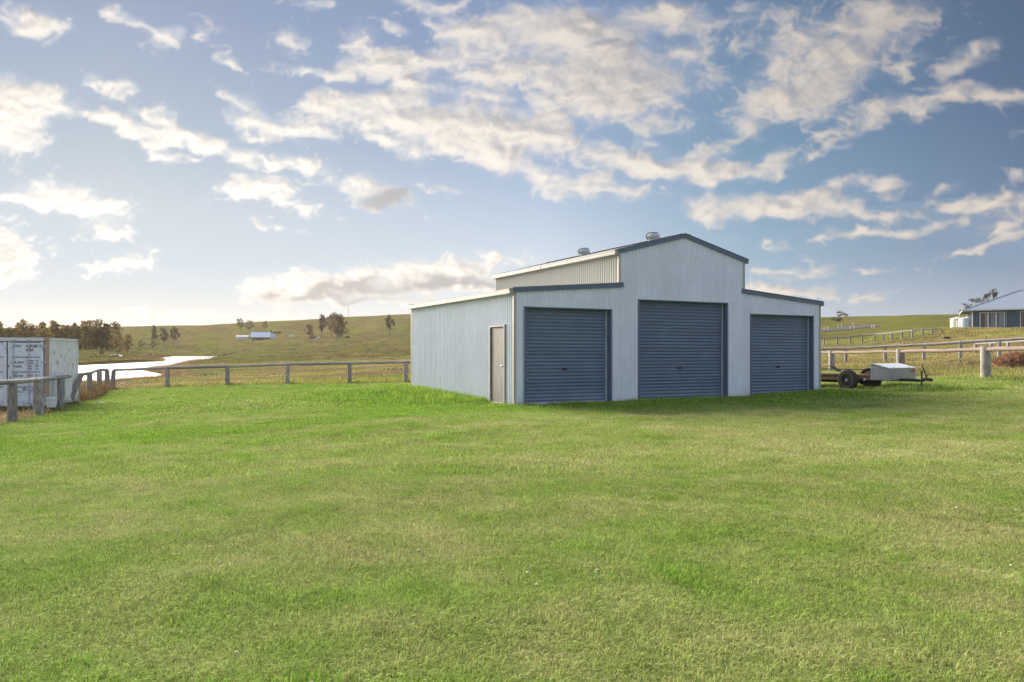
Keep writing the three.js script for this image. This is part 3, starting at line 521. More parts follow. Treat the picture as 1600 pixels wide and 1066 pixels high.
for (const t of [-0.36, -0.175, 0, 0.165, 0.35, 0.52, 0.69, 0.85, 1]) {
  const x = lerp(leftA[0], cornerPost[0], t), z = lerp(leftA[1], cornerPost[1], t);
  leftLine.push([x, ground(x, z), z, 1.22, t > 0.1 && t < 0.2 ? 0.155 : 0.125]);
}
fence('timber_fence', 'grey log rail fence running past the shipping container to the corner by the dam', leftLine, { rail: 0.078 });
const backLine = [];
for (const [u, top] of [[176, 577.3], [262, 574], [355, 571.5], [449, 568.3], [546, 566.6], [634, 565], [715, 563.6]]) { const p = placeD(u, 42.9); backLine.push([p.x, p.y, p.z, EYE + (CY - top) * 42.9 / FOCAL - p.y, 0.115]); }
fence('timber_fence', 'grey single rail fence across the back of the lawn, left of the shed', backLine, { rail: 0.075 });
const rightLine = [];
for (const [x, z, top, r] of [[16.95, -21.6, 1.62, 0.16], [17.1, -27.6, 1.585, 0.165], [17.27, -34, 1.53, 0.17], [17.48, -41.8, 1.5, 0.15], [17.7, -50.2, 1.5, 0.15]]) { const y = ground(x, z); rightLine.push([x, y, z, top - y, r]); }
fence('timber_fence', 'brown rail fence with thick posts just behind the trailer', rightLine, { rail: 0.072, drop: 0.1, over: false, railMats: browns });
const paleLine = [];
for (const [u, top, D] of [[1262, 544.9, 56], [1322, 543.6, 55], [1383.7, 540.3, 53.5], [1443.8, 537.6, 52], [1500.8, 533.7, 50.5], [1561.7, 530.2, 49], [1625, 526.5, 47.5]]) { const p = placeD(u, D); paleLine.push([p.x, p.y, p.z, EYE + (CY - top) * D / FOCAL - p.y, 0.115]); }
fence('timber_fence', 'pale silvery rail fence, second back from the trailer', paleLine, { rail: 0.1, mats: [woods[0], woods[2]] });
const yardLine = [];
for (const [u, top, D] of [[1524.6, 536.5, 63], [1549, 535.4, 61.5], [1576, 534, 60], [1604, 532, 58.5]]) { const p = placeD(u, D); yardLine.push([p.x, p.y, p.z, EYE + (CY - top) * D / FOCAL - p.y, 0.12]); }
fence('timber_fence', 'short run of pale posts behind the silvery fence near the brush heap', yardLine, { rail: 0.07, mats: [woods[0], woods[2]] });
const farLine = [];
for (const [u, v] of [[1268, 542.4], [1287.6, 541], [1308.4, 539.8], [1328.4, 538.4], [1347.5, 536.7], [1366.7, 535], [1380, 533.8], [1393.4, 532.9], [1409.8, 531.4], [1425.7, 529.7], [1442, 526.4], [1456.6, 523.4], [1471.4, 520]]) { const D = Math.min(place(u, v, 70).z * -1, 112), y = EYE + (CY - v) * D / FOCAL; farLine.push([(u - CX) / FOCAL * D, y, -D, 1.2 - 0.6 * ss(1430, 1475, u), 0.12]); }
fence('timber_fence', 'distant dark rail fence climbing the slope towards the water tanks', farLine, { rail: 0.09, mats: [woods[1], woods[3]] });

// ---------------------------------------------------------------- shipping container
{
  const Z = -28.6, k = 28.6 / FOCAL, xr = (75 - CX) * k, yTop = EYE + (CY - 527.6) * k, yBot = EYE + (CY - 635) * k, hh = yTop - yBot, w = 117 * k, L = 3.0;
  const c = thing('shipping_container', 'weathered pale blue steel shipping container with lettered double doors', 'container', [xr, yBot, Z], Math.atan2(0.53, 2.94));
  const rustTex = (base, seed, amount) => noiseTex(256, 256, (u, v) => {
    const r = ss(0.52 - amount, 0.9 - amount, tile(n3, u, v, 9, 5, seed) * 0.6 + tile(n3, u, v, 34, 14, seed + 1) * 0.5), k2 = 1 + 0.05 * tile(n3, u, v, 20, 4, seed + 2);
    return [lerp(base[0] * k2, 120, r), lerp(base[1] * k2, 72, r), lerp(base[2] * k2, 45, r)];
  });
  const blue = std({ map: rustTex([226, 233, 240], 41, 0), roughness: 0.6 }), bluer = std({ map: rustTex([224, 224, 227], 44, 0.04), roughness: 0.65 }), rust = std({ map: rustTex([186, 160, 144], 47, 0.06), roughness: 0.9 }), bars = std({ color: lin(0.5, 0.52, 0.54), roughness: 0.5 }), seal = std({ color: lin(0.045, 0.03, 0.03), roughness: 0.8 });
  // corner posts, castings, rails
  for (const [x, z] of [[-0.07, -0.07], [-w + 0.07, -0.07], [-0.07, -L + 0.07], [-w + 0.07, -L + 0.07]]) {
    part('corner_post', box(0.12, hh - 0.24, 0.12, x, hh / 2, z), x > -1 && z > -1 ? rust : blue, c);
    for (const y of [0.06, hh - 0.06]) part('corner_casting', rbox(0.16, 0.12, 0.17, 0.012, x, y, z), y > 1 ? rust : bluer, c);
  }
  part('top_rail', [box(w - 0.3, 0.13, 0.1, -w / 2, hh - 0.068, -0.06), box(w - 0.3, 0.1, 0.1, -w / 2, hh - 0.055, -L + 0.06), box(0.08, 0.08, L - 0.3, -0.045, hh - 0.045, -L / 2), box(0.08, 0.08, L - 0.3, -w + 0.045, hh - 0.045, -L / 2)], bluer, c);
  part('bottom_rail', [box(w - 0.3, 0.14, 0.1, -w / 2, 0.08, -0.065), box(w - 0.3, 0.14, 0.1, -w / 2, 0.08, -L + 0.06), box(0.06, 0.14, L - 0.3, -0.04, 0.08, -L / 2), box(0.06, 0.14, L - 0.3, -w + 0.04, 0.08, -L / 2)], bluer, c);
  const wall = (x, mat, name) => part(name, corrugated(-L + 0.13, -0.13, () => 0.15, () => hh - 0.085, 0.2, 0.04, 8).rotateY(Math.PI / 2).translate(0, 0, -L).translate(x, 0, 0), mat, c);
  wall(-0.05, bluer, 'side_wall'); wall(-w + 0.05, bluer, 'side_wall');
  part('end_wall', box(w - 0.26, hh - 0.26, 0.03, -w / 2, hh / 2, -L + 0.05), bluer, c);
  part('container_roof', box(w - 0.17, 0.02, L - 0.14, -w / 2, hh - 0.06, -L / 2), bluer, c);
  // the two door leaves with pressed panels, bars, hinges
  const dw = (w - 0.3) / 2;
  for (const sgn of [0, 1]) {
    const leaf = new THREE.Group(); leaf.name = 'container_door'; leaf.position.set(-0.15 - dw * (1 - sgn) , 0.16, -0.03); if (!sgn) leaf.position.x = -0.15 - dw; else leaf.position.x = -0.15 - 2 * dw; c.add(leaf);
    const hd = hh - 0.31, rows = [0, 0.19, 0.37, 0.5, 0.72, 1];
    part('door_leaf', box(dw - 0.03, hd, 0.03, dw / 2, hd / 2, -0.02), blue, leaf);
    part('door_gasket', [box(0.02, hd, 0.035, 0.005, hd / 2, -0.018), box(0.022, hd, 0.036, dw - 0.008, hd / 2, -0.018), box(dw, 0.025, 0.034, dw / 2, hd + 0.004, -0.018)], seal, leaf);
    for (let i = 0; i < 4; i++) { const y0 = hd * (0.02 + i * 0.245), y1 = hd * (0.235 + i * 0.245); part('pressed_panel', rbox(dw - 0.26, y1 - y0, 0.03, 0.012, dw / 2, (y0 + y1) / 2, -0.004), blue, leaf); part('panel_crease', box(dw - 0.26, 0.02, 0.012, dw / 2, y1 + hd * 0.015, -0.004), seal, leaf); }
    for (const x of [dw * 0.17, dw * 0.6]) {
      part('lock_rod', bar([x, -0.07, 0.035], [x, hd + 0.08, 0.035], 0.02), bars, leaf);
      for (const y of [-0.04, hd * 0.14, hd * 0.48, hd * 0.9, hd + 0.05]) part('rod_bracket', rbox(0.1, 0.06, 0.05, 0.01, x, y, 0.025), bars, leaf);
      part('door_handle', [beam([x, hd * 0.36, 0.05], [x - (sgn ? -1 : 1) * 0.36, hd * 0.345, 0.055], 0.02, 0.035), rbox(0.06, 0.09, 0.05, 0.01, x - (sgn ? -1 : 1) * 0.36, hd * 0.345, 0.04)], bars, leaf);
    }
    for (const y of [0.12, 0.4, 0.66, 0.93]) part('hinge', rbox(0.16, 0.05, 0.03, 0.008, sgn ? 0.0 : dw - 0.0, hd * y, 0.012), bars, leaf);
    if (!sgn) {                                                // the stencilled lettering, as far as it can be read
      const cv = document.createElement('canvas'); cv.width = 512; cv.height = 1024; const x2 = cv.getContext('2d');
      x2.clearRect(0, 0, 512, 1024); x2.fillStyle = 'rgb(38,46,60)';
      const put = (t, x, y, s) => { x2.font = 'bold ' + s + 'px sans-serif'; x2.fillText(t, x, y); };
      put('HSSU', 60, 92, 54); put('368348', 262, 92, 54); put('5', 464, 92, 54); put('4251', 262, 158, 50);
      put('M.GW', 66, 372, 56); put('TARE', 76, 442, 52); put('30480', 280, 338, 36); put('KG', 405, 338, 36); put('67200', 280, 384, 36); put('LB', 405, 384, 36); put('2230', 280, 430, 34); put('KG', 405, 430, 34); put('4920', 280, 470, 34); put('LB', 405, 470, 34);
      put('NETW', 66, 600, 54); put('28250', 270, 586, 36); put('KG', 400, 586, 36); put('62280', 270, 630, 36); put('LB', 400, 630, 36); put('CU.CAP', 66, 676, 50); put('33.2', 280, 676, 36); put('CU.M', 380, 676, 36);
      x2.fillStyle = 'rgb(112,58,34)'; for (let i = 0; i < 46; i++) { const bx = [300, 330, 424, 90, 430][i % 5] + rr(-44, 44), by = [150, 140, 92, 540, 400][i % 5] + rr(-14, 14); x2.beginPath(); x2.ellipse(bx, by, rr(2, 11), rr(2, 7), rr(0, 3), 0, 7); x2.fill(); }
      for (let i = 0; i < 60; i++) { const bx = rr(80, 420), by = 810 + rr(-40, 50); x2.fillStyle = i % 3 ? 'rgb(120,70,44)' : 'rgb(205,205,200)'; x2.beginPath(); x2.ellipse(bx, by, rr(4, 26), rr(2, 7), rr(-0.3, 0.3), 0, 7); x2.fill(); }
      const t = new THREE.CanvasTexture(cv); t.colorSpace = THREE.SRGBColorSpace;
      part('stencilled_lettering', new THREE.PlaneGeometry(dw - 0.1, hd).translate(dw / 2, hd / 2, 0.0145), std({ map: t, transparent: true, roughness: 0.7 }), leaf);
    }
  }
}
// ---------------------------------------------------------------- small things by the left fence
{
  const p = placeD(80, 27.3), y = Math.max(p.y, EYE + (CY - 634.6) * 27.3 / FOCAL - 0.05);
  const b = thing('plastic_bucket', 'white plastic bucket standing at the fence foot beside the container', 'bucket', [p.x, y, p.z]);
  const wht = std({ color: lin(0.72, 0.75, 0.78), roughness: 0.45 });
  part('bucket_body', new THREE.LatheGeometry([[0.001, 0.012], [0.135, 0.012], [0.14, 0], [0.145, 0.01], [0.172, 0.33], [0.182, 0.34], [0.182, 0.355], [0.172, 0.36], [0.166, 0.35], [0.138, 0.02], [0.001, 0.02]].map((q) => new THREE.Vector2(...q)), 28), wht, b);
  part('rim', [new THREE.TorusGeometry(0.178, 0.008, 8, 28).rotateX(Math.PI / 2).translate(0, 0.3, 0)], wht, b);
  part('bail_handle', new THREE.TorusGeometry(0.18, 0.004, 6, 20, Math.PI).rotateZ(Math.PI).rotateX(0.25).translate(0, 0.31, 0.02), steel, b);
}
{
  const D = 31, k = D / FOCAL, pt = (u, v, dz = 0) => [(u - CX) * k, EYE + (CY - v) * k, -D + dz], a = pt(103.2, 627.5, 0.12), b = pt(112.5, 605.5, -0.1);
  const r = thing('leaning_squeegee', 'thin white pole with dark crossbar leaning on the fence', 'squeegee', a);
  const rel = (q) => [q[0] - a[0], q[1] - a[1], q[2] - a[2]];
  part('pole', bar([0, -0.05, 0], rel(b), 0.014), std({ color: lin(0.75, 0.74, 0.7), roughness: 0.5 }), r);
  part('crossbar', [beam(rel(pt(107.3, 604.4, -0.1)), rel(pt(119.2, 606.2, -0.1)), 0.03, 0.04)], darkMetal, r);
  // the post that leans there, braced against the rail
  const s0 = pt(106, 634, 0.2), s1 = pt(121, 586, -0.25), st = thing('brace_post', 'grey timber brace leaning against the left fence beside the white pole', 'post', s0);
  part('post', railGeo([0, -0.2, 0], [s1[0] - s0[0], s1[1] - s0[1], s1[2] - s0[2]], 0.11), woods[1], st);
}
{
  const p = place(157, 631.8), l = thing('paper_scrap', 'crumpled white scrap lying on the lawn near the fence corner', 'litter', p.toArray(), 0.4);
  const g = new THREE.IcosahedronGeometry(0.11, 3), q = g.attributes.position; for (let i = 0; i < q.count; i++) { const k = 1 + 0.5 * n3(q.getX(i) * 14, q.getY(i) * 14, q.getZ(i) * 14); q.setXYZ(i, q.getX(i) * k * 1.3, q.getY(i) * k * 0.5 + 0.04, q.getZ(i) * k); } g.computeVertexNormals();
  part('crumpled_sheet', g, std({ color: lin(0.75, 0.75, 0.74) }), l);
}
{
  const D = 45, k = D / FOCAL, pt = (u, v) => new THREE.Vector3((u - CX) * k, EYE + (CY - v) * k, -D), pts = [pt(177, 610), pt(180, 607), pt(184, 602.5), pt(190, 599.5), pt(197.5, 596.7)], o = pts[0].clone();
  const h = thing('bent_pipe', 'thin white bent pipe standing in the grass right of the corner post', 'pipe', o.toArray());
  part('tube', new THREE.TubeGeometry(new THREE.CatmullRomCurve3(pts.map((q) => q.sub(o))), 20, 0.018, 6), std({ color: lin(0.8, 0.78, 0.72), roughness: 0.5 }), h);
}
// ---------------------------------------------------------------- trailer beside the shed
{
  const wheelAt = new THREE.Vector3(11.12, 0, -25.3); wheelAt.y = ground(wheelAt.x, wheelAt.z) - 0.02;
  const yaw = -57 * Math.PI / 180, tr = thing('car_trailer', 'bare brown car trailer chassis with checker-plate toolbox beside the shed', 'trailer', wheelAt.toArray(), yaw);
  // local x runs forward to the coupling, local z out to the side facing the lawn; the near wheel stands at the origin
  const rusty = std({ map: noiseTex(128, 128, (u, v) => { const k = tile(n3, u, v, 12, 12, 61) + 0.6 * tile(n3, u, v, 40, 40, 62); return [118 + 26 * k, 92 + 20 * k, 76 + 16 * k]; }), roughness: 0.75 });
  const black = std({ color: lin(0.03, 0.03, 0.03), roughness: 0.7 }), track = 1.35;
  part('chassis_rail', [box(4.3, 0.14, 0.06, -1.25, 0.42, -0.22), box(4.3, 0.018, 0.1, -1.25, 0.49, -0.22), box(4.3, 0.018, 0.1, -1.25, 0.35, -0.22)], rusty, tr);
  part('chassis_rail', [box(3.9, 0.14, 0.06, -1.45, 0.42, -track + 0.1)], rusty, tr);
  for (const x of [-3.3, -2.5, -1.7, -0.85, 0.0, 0.48]) part('cross_member', box(0.07, 0.1, track - 0.4, x, 0.41, -track / 2 - 0.05), rusty, tr);
  part('deck_ramp', [box(3.4, 0.02, 0.34, -1.4, 0.505, -0.46), box(3.4, 0.02, 0.34, -1.4, 0.505, -track + 0.28)], rusty, tr);
  part('lower_channel', [box(4.2, 0.1, 0.05, -1.3, 0.28, -0.3), box(0.9, 0.22, 0.04, -2.9, 0.32, -0.16), box(0.5, 0.16, 0.05, 0.5, 0.27, -0.3)], black, tr);
  part('side_rail', [bar([-3.3, 0.66, -track + 0.02], [0.4, 0.66, -track + 0.02], 0.02), bar([-3.3, 0.66, -track + 0.02], [-3.3, 0.42, -track + 0.02], 0.018), bar([0.4, 0.66, -track + 0.02], [0.4, 0.42, -track + 0.02], 0.018)], black, tr);
  part('axle', [bar([0, 0.33, 0], [0, 0.33, -track], 0.035), box(0.9, 0.05, 0.06, 0, 0.36, -0.2), box(0.9, 0.05, 0.06, 0, 0.36, -track + 0.2)], black, tr);
  for (const z of [0, -track]) {
    const wg = new THREE.Group(); wg.name = 'wheel'; wg.position.set(0, 0.33, z); tr.add(wg);
    part('tyre', new THREE.LatheGeometry([[0.2, -0.085], [0.23, -0.1], [0.29, -0.102], [0.318, -0.085], [0.33, -0.06], [0.332, 0], [0.33, 0.06], [0.318, 0.085], [0.29, 0.102], [0.23, 0.1], [0.2, 0.085]].map((q) => new THREE.Vector2(...q)), 40).rotateX(Math.PI / 2), std({ color: lin(0.05, 0.048, 0.045), roughness: 0.9 }), wg);
    part('tread', Array.from({ length: 44 }, (_, i) => box(0.026, 0.008, 0.14, 0, 0.333, 0).rotateZ(i / 44 * Math.PI * 2)), std({ color: lin(0.035, 0.034, 0.032), roughness: 0.95 }), wg).userData.kind = 'stuff';
    const rim = part('rim', [new THREE.LatheGeometry([[0.03, 0.03], [0.075, 0.035], [0.085, 0.055], [0.14, 0.05], [0.17, 0.01], [0.185, 0.03], [0.2, 0.075], [0.212, 0.088]].map((q) => new THREE.Vector2(...q)), 36).rotateX(Math.PI / 2)], std({ color: lin(0.1, 0.095, 0.08), roughness: 0.55, metalness: 0.4 }), wg);
    part('whitewall_dust', new THREE.TorusGeometry(0.222, 0.008, 6, 40).translate(0, 0, 0.1), std({ color: lin(0.24, 0.21, 0.15), roughness: 0.9 }), wg);
    part('hub', [new THREE.CylinderGeometry(0.045, 0.05, 0.08, 16).rotateX(Math.PI / 2).translate(0, 0, 0.06), ...Array.from({ length: 5 }, (_, i) => new THREE.CylinderGeometry(0.011, 0.011, 0.03, 6).rotateX(Math.PI / 2).translate(Math.cos(i * 1.2566) * 0.066, Math.sin(i * 1.2566) * 0.066, 0.058))], steel, wg);
  }
  for (const [x0, z] of [[0, -0.02], [-0.0, -track]]) { if (z < -1) { const gd = []; for (let i = 0; i < 9; i++) { const a = 0.35 + i * (Math.PI - 0.7) / 9, b = 0.35 + (i + 1) * (Math.PI - 0.7) / 9; gd.push(beam([Math.cos(a) * 0.4, 0.33 + Math.sin(a) * 0.38, z], [Math.cos(b) * 0.4, 0.33 + Math.sin(b) * 0.38, z], 0.24, 0.008)); } part('mudguard', gd, black, tr); } }
  part('mudguard', [beam([-0.5, 0.6, -0.3], [-0.82, 0.78, -0.3], 0.24, 0.012), beam([-1.05, 0.78, -0.3], [-0.82, 0.78, -0.3], 0.24, 0.012)], black, tr);
  // drawbar, coupling, jockey stand
  part('drawbar', [beam([0.5, 0.38, -0.24], [2.0, 0.36, -track / 2], 0.06, 0.09), beam([0.5, 0.38, -track + 0.2], [2.0, 0.36, -track / 2], 0.06, 0.09), beam([1.9, 0.36, -track / 2], [2.15, 0.36, -track / 2], 0.07, 0.07)], black, tr);
  part('coupling', [rbox(0.26, 0.09, 0.1, 0.02, 2.5, 0.4, -track / 2), new THREE.SphereGeometry(0.055, 14, 10).translate(2.62, 0.39, -track / 2), beam([2.42, 0.44, -track / 2], [2.56, 0.58, -track / 2], 0.03, 0.02)], darkMetal, tr).position.x = -0.25;
  part('hand_brake', [beam([2.1, 0.4, -track / 2 + 0.06], [1.95, 0.78, -track / 2 + 0.06], 0.03, 0.03), bar([1.95, 0.76, -track / 2 + 0.06], [1.93, 0.86, -track / 2 + 0.06], 0.018)], darkMetal, tr).position.x = 0.2;
  part('jockey_stand', [bar([2.28, 0.05, -track / 2 - 0.09], [2.28, 0.66, -track / 2 - 0.09], 0.026), bar([2.28, 0.66, -track / 2 - 0.09], [2.4, 0.66, -track / 2 - 0.09], 0.01), new THREE.TorusGeometry(0.07, 0.03, 8, 18).translate(2.28, 0.08, -track / 2 - 0.09)], darkMetal, tr).position.x = -0.25;
  part('tail_lamp', rbox(0.02, 0.06, 0.1, 0.006, 0.52, 0.36, -0.1), std({ color: lin(0.7, 0.7, 0.72), roughness: 0.3 }), tr);
  // checker-plate toolbox across the drawbar, its lid sloping to the front
  const bx = new THREE.Group(); bx.name = 'toolbox'; bx.position.set(0.85, 0.36, -track / 2); tr.add(bx);
  const plate = noiseTex(128, 128, (u, v) => { const a = u * 8, b = v * 8, i = (Math.floor(a) + Math.floor(b)) % 2, fx = a % 1 - 0.5, fy = b % 1 - 0.5, p = i ? fx + fy : fx - fy, q = i ? fx - fy : fx + fy, on = Math.abs(p) < 0.13 && Math.abs(q) < 0.62; const k = on ? 250 : 120; return [k, k, k]; }, false);
  const alu = std({ color: lin(0.62, 0.64, 0.66), roughness: 0.42, metalness: 0.75, map: plate, bumpMap: plate, bumpScale: 0.006 }), aluFlat = std({ color: lin(0.78, 0.79, 0.8), roughness: 0.45, metalness: 0.1 });
  const bw = 1.5, bl = 0.62, hb = 0.5, hf = 0.37, sideShape = new THREE.Shape([[0, 0], [bl, 0], [bl, hf], [0.1, hb], [0, hb]].map((q) => new THREE.Vector2(...q)));
  const bodyG = new THREE.ExtrudeGeometry(sideShape, { depth: bw, bevelEnabled: true, bevelSize: 0.008, bevelThickness: 0.008, bevelSegments: 1 }).translate(0, 0, -bw / 2); { const uv = bodyG.attributes.uv; for (let i = 0; i < uv.count; i++) uv.setXY(i, uv.getX(i) * 2, uv.getY(i) * 2); }
  part('box_body', bodyG, alu, bx);
  part('lid', [beam([bl + 0.02, hf + 0.016, 0], [0.1, hb + 0.016, 0], bw + 0.05, 0.016), box(0.11, 0.016, bw + 0.05, 0.046, hb + 0.017, 0)], aluFlat, bx);
  for (const z of [-0.45, 0.42]) part('latch', rbox(0.07, 0.02, 0.05, 0.006, bl - 0.06, hf + 0.04, z), darkMetal, bx);
  part('red_sticker', box(0.004, 0.1, 0.22, bl + 0.012, hf - 0.085, -bw / 2 + 0.2), std({ color: lin(0.5, 0.09, 0.06), roughness: 0.5 }), bx);
}

// ---------------------------------------------------------------- house with tanks on the right
{
  const { x: X, y: Y, z: Z } = HOUSE, k = -Z / FOCAL, eave = EYE + (CY - 486.3) * k - Y, L = 18, DEP = 11;
  const h = thing('farm_house', 'dark blue weatherboard house with pale hipped metal roof', 'house', [X, Y, Z], -0.5);
  const navy = [1, 0.93].map((q) => std({ color: lin(0.065, 0.11, 0.17).multiplyScalar(q), roughness: 0.55 })), white = std({ color: lin(0.78, 0.78, 0.77), roughness: 0.45 }), roofM = std({ color: lin(0.29, 0.34, 0.41), roughness: 0.4, metalness: 0.1 });
  const px = (u) => (u - 1518.6) * k * 0.86, wins = [[px(1532), px(1569), EYE + (CY - 513) * k - Y, EYE + (CY - 488.8) * k - Y, 3], [px(1593), px(1593) + 2.9, EYE + (CY - 512.4) * k - Y, EYE + (CY - 488.4) * k - Y, 3], [11.5, 13.3, 1, 2.1, 2]];
  // front wall: weatherboards laid between the windows
  const spans = (y0, y1) => { const s = []; let x = 0; for (const w of wins) if (y1 > w[2] - 0.02 && y0 < w[3] + 0.02) { s.push([x, w[0]]); x = w[1]; } s.push([x, L]); return s; };
  let n = 0;
  for (let y = -0.3; y < eave - 0.02; y += 0.21) for (const [a, b] of spans(y, y + 0.2)) { const g = new THREE.BoxGeometry(b - a, 0.215, 0.03); g.rotateX(-0.06).translate((a + b) / 2, y + 0.105, 0); part('weatherboard', g, navy[n++ % 2], h); }
  part('wall_core', [box(L - 0.06, eave + 0.3, 0.08, L / 2, eave / 2 - 0.15, -DEP), box(0.08, eave + 0.3, DEP, 0.06, eave / 2 - 0.15, -DEP / 2), box(0.08, eave + 0.3, DEP, L - 0.06, eave / 2 - 0.15, -DEP / 2), box(L, 0.05, DEP, L / 2, eave - 0.03, -DEP / 2)], navy[0], h);
  for (const x of [0.0, px(1571.5)]) part('corner_board', box(0.13, eave + 0.3, 0.05, x, eave / 2 - 0.15, 0.016), std({ color: lin(0.3, 0.3, 0.33) }), h);
  part('inner_room', [box(L - 0.4, eave, 0.05, L / 2, eave / 2, -4.2), box(L - 0.4, 0.05, 4, L / 2, 0.05, -2.2)], std({ color: lin(0.2, 0.19, 0.18) }), h);
  for (const w of wins) {
    const win = new THREE.Group(); win.name = 'window'; win.position.set(w[0], w[2], 0); h.add(win);
    const ww = w[1] - w[0], wh = w[3] - w[2], fr = [box(ww + 0.06, 0.09, 0.09, ww / 2, 0.0, 0.02), box(ww + 0.06, 0.09, 0.09, ww / 2, wh, 0.02), box(0.09, wh - 0.09, 0.09, 0, wh / 2, 0.02), box(0.09, wh - 0.09, 0.09, ww, wh / 2, 0.02)];
    for (let i = 1; i < w[4]; i++) fr.push(box(0.14, wh - 0.09, 0.08, ww * i / w[4], wh / 2, 0.02));
    part('window_frame', fr, white, win);
    for (let i = 0; i < w[4]; i++) part('pane', box(ww / w[4] - 0.1, wh - 0.09, 0.008, ww * (i + 0.5) / w[4], wh / 2, 0.0), new THREE.MeshPhysicalMaterial({ color: lin(0.8, 0.84, 0.85), roughness: 0.04, transmission: 1, thickness: 0, ior: 1.5 }), win);
    for (let i = 0; i < w[4]; i++) part('curtain', corrugated(ww * (i + (i ? 0.35 : 0.6)) / w[4], ww * (i + 0.95) / w[4], () => 0.05, () => wh - 0.05, 0.16, 0.06, 6).translate(0, 0, -0.25), std({ color: lin(0.5, 0.52, 0.54), roughness: 0.9 }), win);
  }
  // hipped roof, fascia, gutter
  const ov = 1.05, ridge = 2.85, R = (pts, m) => { const g = new THREE.BufferGeometry(); const p = []; for (let i = 1; i < pts.length - 1; i++) p.push(...pts[0], ...pts[i], ...pts[i + 1]); g.setAttribute('position', new THREE.Float32BufferAttribute(p, 3)); g.setAttribute('uv', new THREE.Float32BufferAttribute(new Float32Array(p.length / 3 * 2), 2)); g.computeVertexNormals(); return part('roof_plane', g, m, h); };
  const e = eave + 0.12, A = [-ov, e, ov * 0.7], B = [L + ov, e, ov * 0.7], C = [L + ov, e, -DEP - ov], Dd = [-ov, e, -DEP - ov], r1 = [5.9, e + ridge, -DEP / 2], r2 = [L - 6, e + ridge, -DEP / 2];
  R([A, B, r2, r1], roofM); R([Dd, A, r1], roofM); R([B, C, r2], roofM); R([C, Dd, r1, r2], roofM);
  part('hip_capping', [bar(A, r1, 0.09), bar(Dd, r1, 0.09), bar(r1, r2, 0.1)], roofM, h);
  part('soffit', box(L + 2 * ov - 0.1, 0.02, ov * 0.7 + 0.1, L / 2, e - 0.1, ov * 0.33), white, h);
  part('gutter', [box(L + 2 * ov, 0.14, 0.1, L / 2, e - 0.04, ov * 0.7 + 0.03), box(0.1, 0.14, DEP + 1.6 * ov, -ov - 0.03, e - 0.04, -DEP / 2)], std({ color: lin(0.62, 0.63, 0.64), roughness: 0.4 }), h);
  part('downpipe', bar([0.12, -0.2, 0.1], [0.12, e - 0.1, 0.1], 0.05), white, h);
  // tanks
  const tank = (u0, u1, D, topV, color, label) => {
    const kk = D / FOCAL, r = (u1 - u0) / 2 * kk, x = ((u0 + u1) / 2 - CX) * kk, y = ground(x, -D) - 0.05, ht = EYE + (CY - topV) * kk - y;
    const t = thing('water_tank', label, 'water tank', [x, y, -D]), m = std({ color, roughness: 0.5 });
    const prof = [[0.01, 0], [r, 0]]; for (let i = 0; i <= 26; i++) prof.push([r + 0.018 * Math.sin(i * Math.PI) + (i % 2 ? 0.02 : 0), 0.1 + (ht - 0.28) * i / 26]); prof.push([r * 0.98, ht - 0.12], [r * 0.5, ht - 0.02], [0.01, ht]);
    part('tank_shell', new THREE.LatheGeometry(prof.map((q) => new THREE.Vector2(...q)), 40), m, t);
    part('tank_lid', new THREE.CylinderGeometry(0.3, 0.32, 0.12, 20).translate(r * 0.3, ht + 0.02, r * 0.2), m, t); return t;
  };
  tank(1486, 1502, 108, 496.4, lin(0.7, 0.66, 0.56), 'smaller cream round water tank, left of the white pipe');
  tank(1499.5, 1519, 105.5, 496, lin(0.6, 0.68, 0.72), 'pale blue round water tank against the house end wall');
  { const D = 102.5, kk = D / FOCAL, x = (1499.2 - CX) * kk, y = ground(x, -D), t = EYE + (CY - 495) * kk - y, p = thing('overflow_pipe', 'white standpipe with a bend between the two water tanks', 'pipe', [x, y, -D]);
    part('pipe_run', [bar([-0.28, 0.1, 0], [-0.28, t - 0.5, 0], 0.08), bar([0.05, 0.1, 0], [0.05, t, 0], 0.09), bar([-0.3, 0.12, 0], [0.1, 0.12, 0], 0.1), bar([0.05, t, 0], [0.16, t - 0.12, 0], 0.08)], white, p); }
}
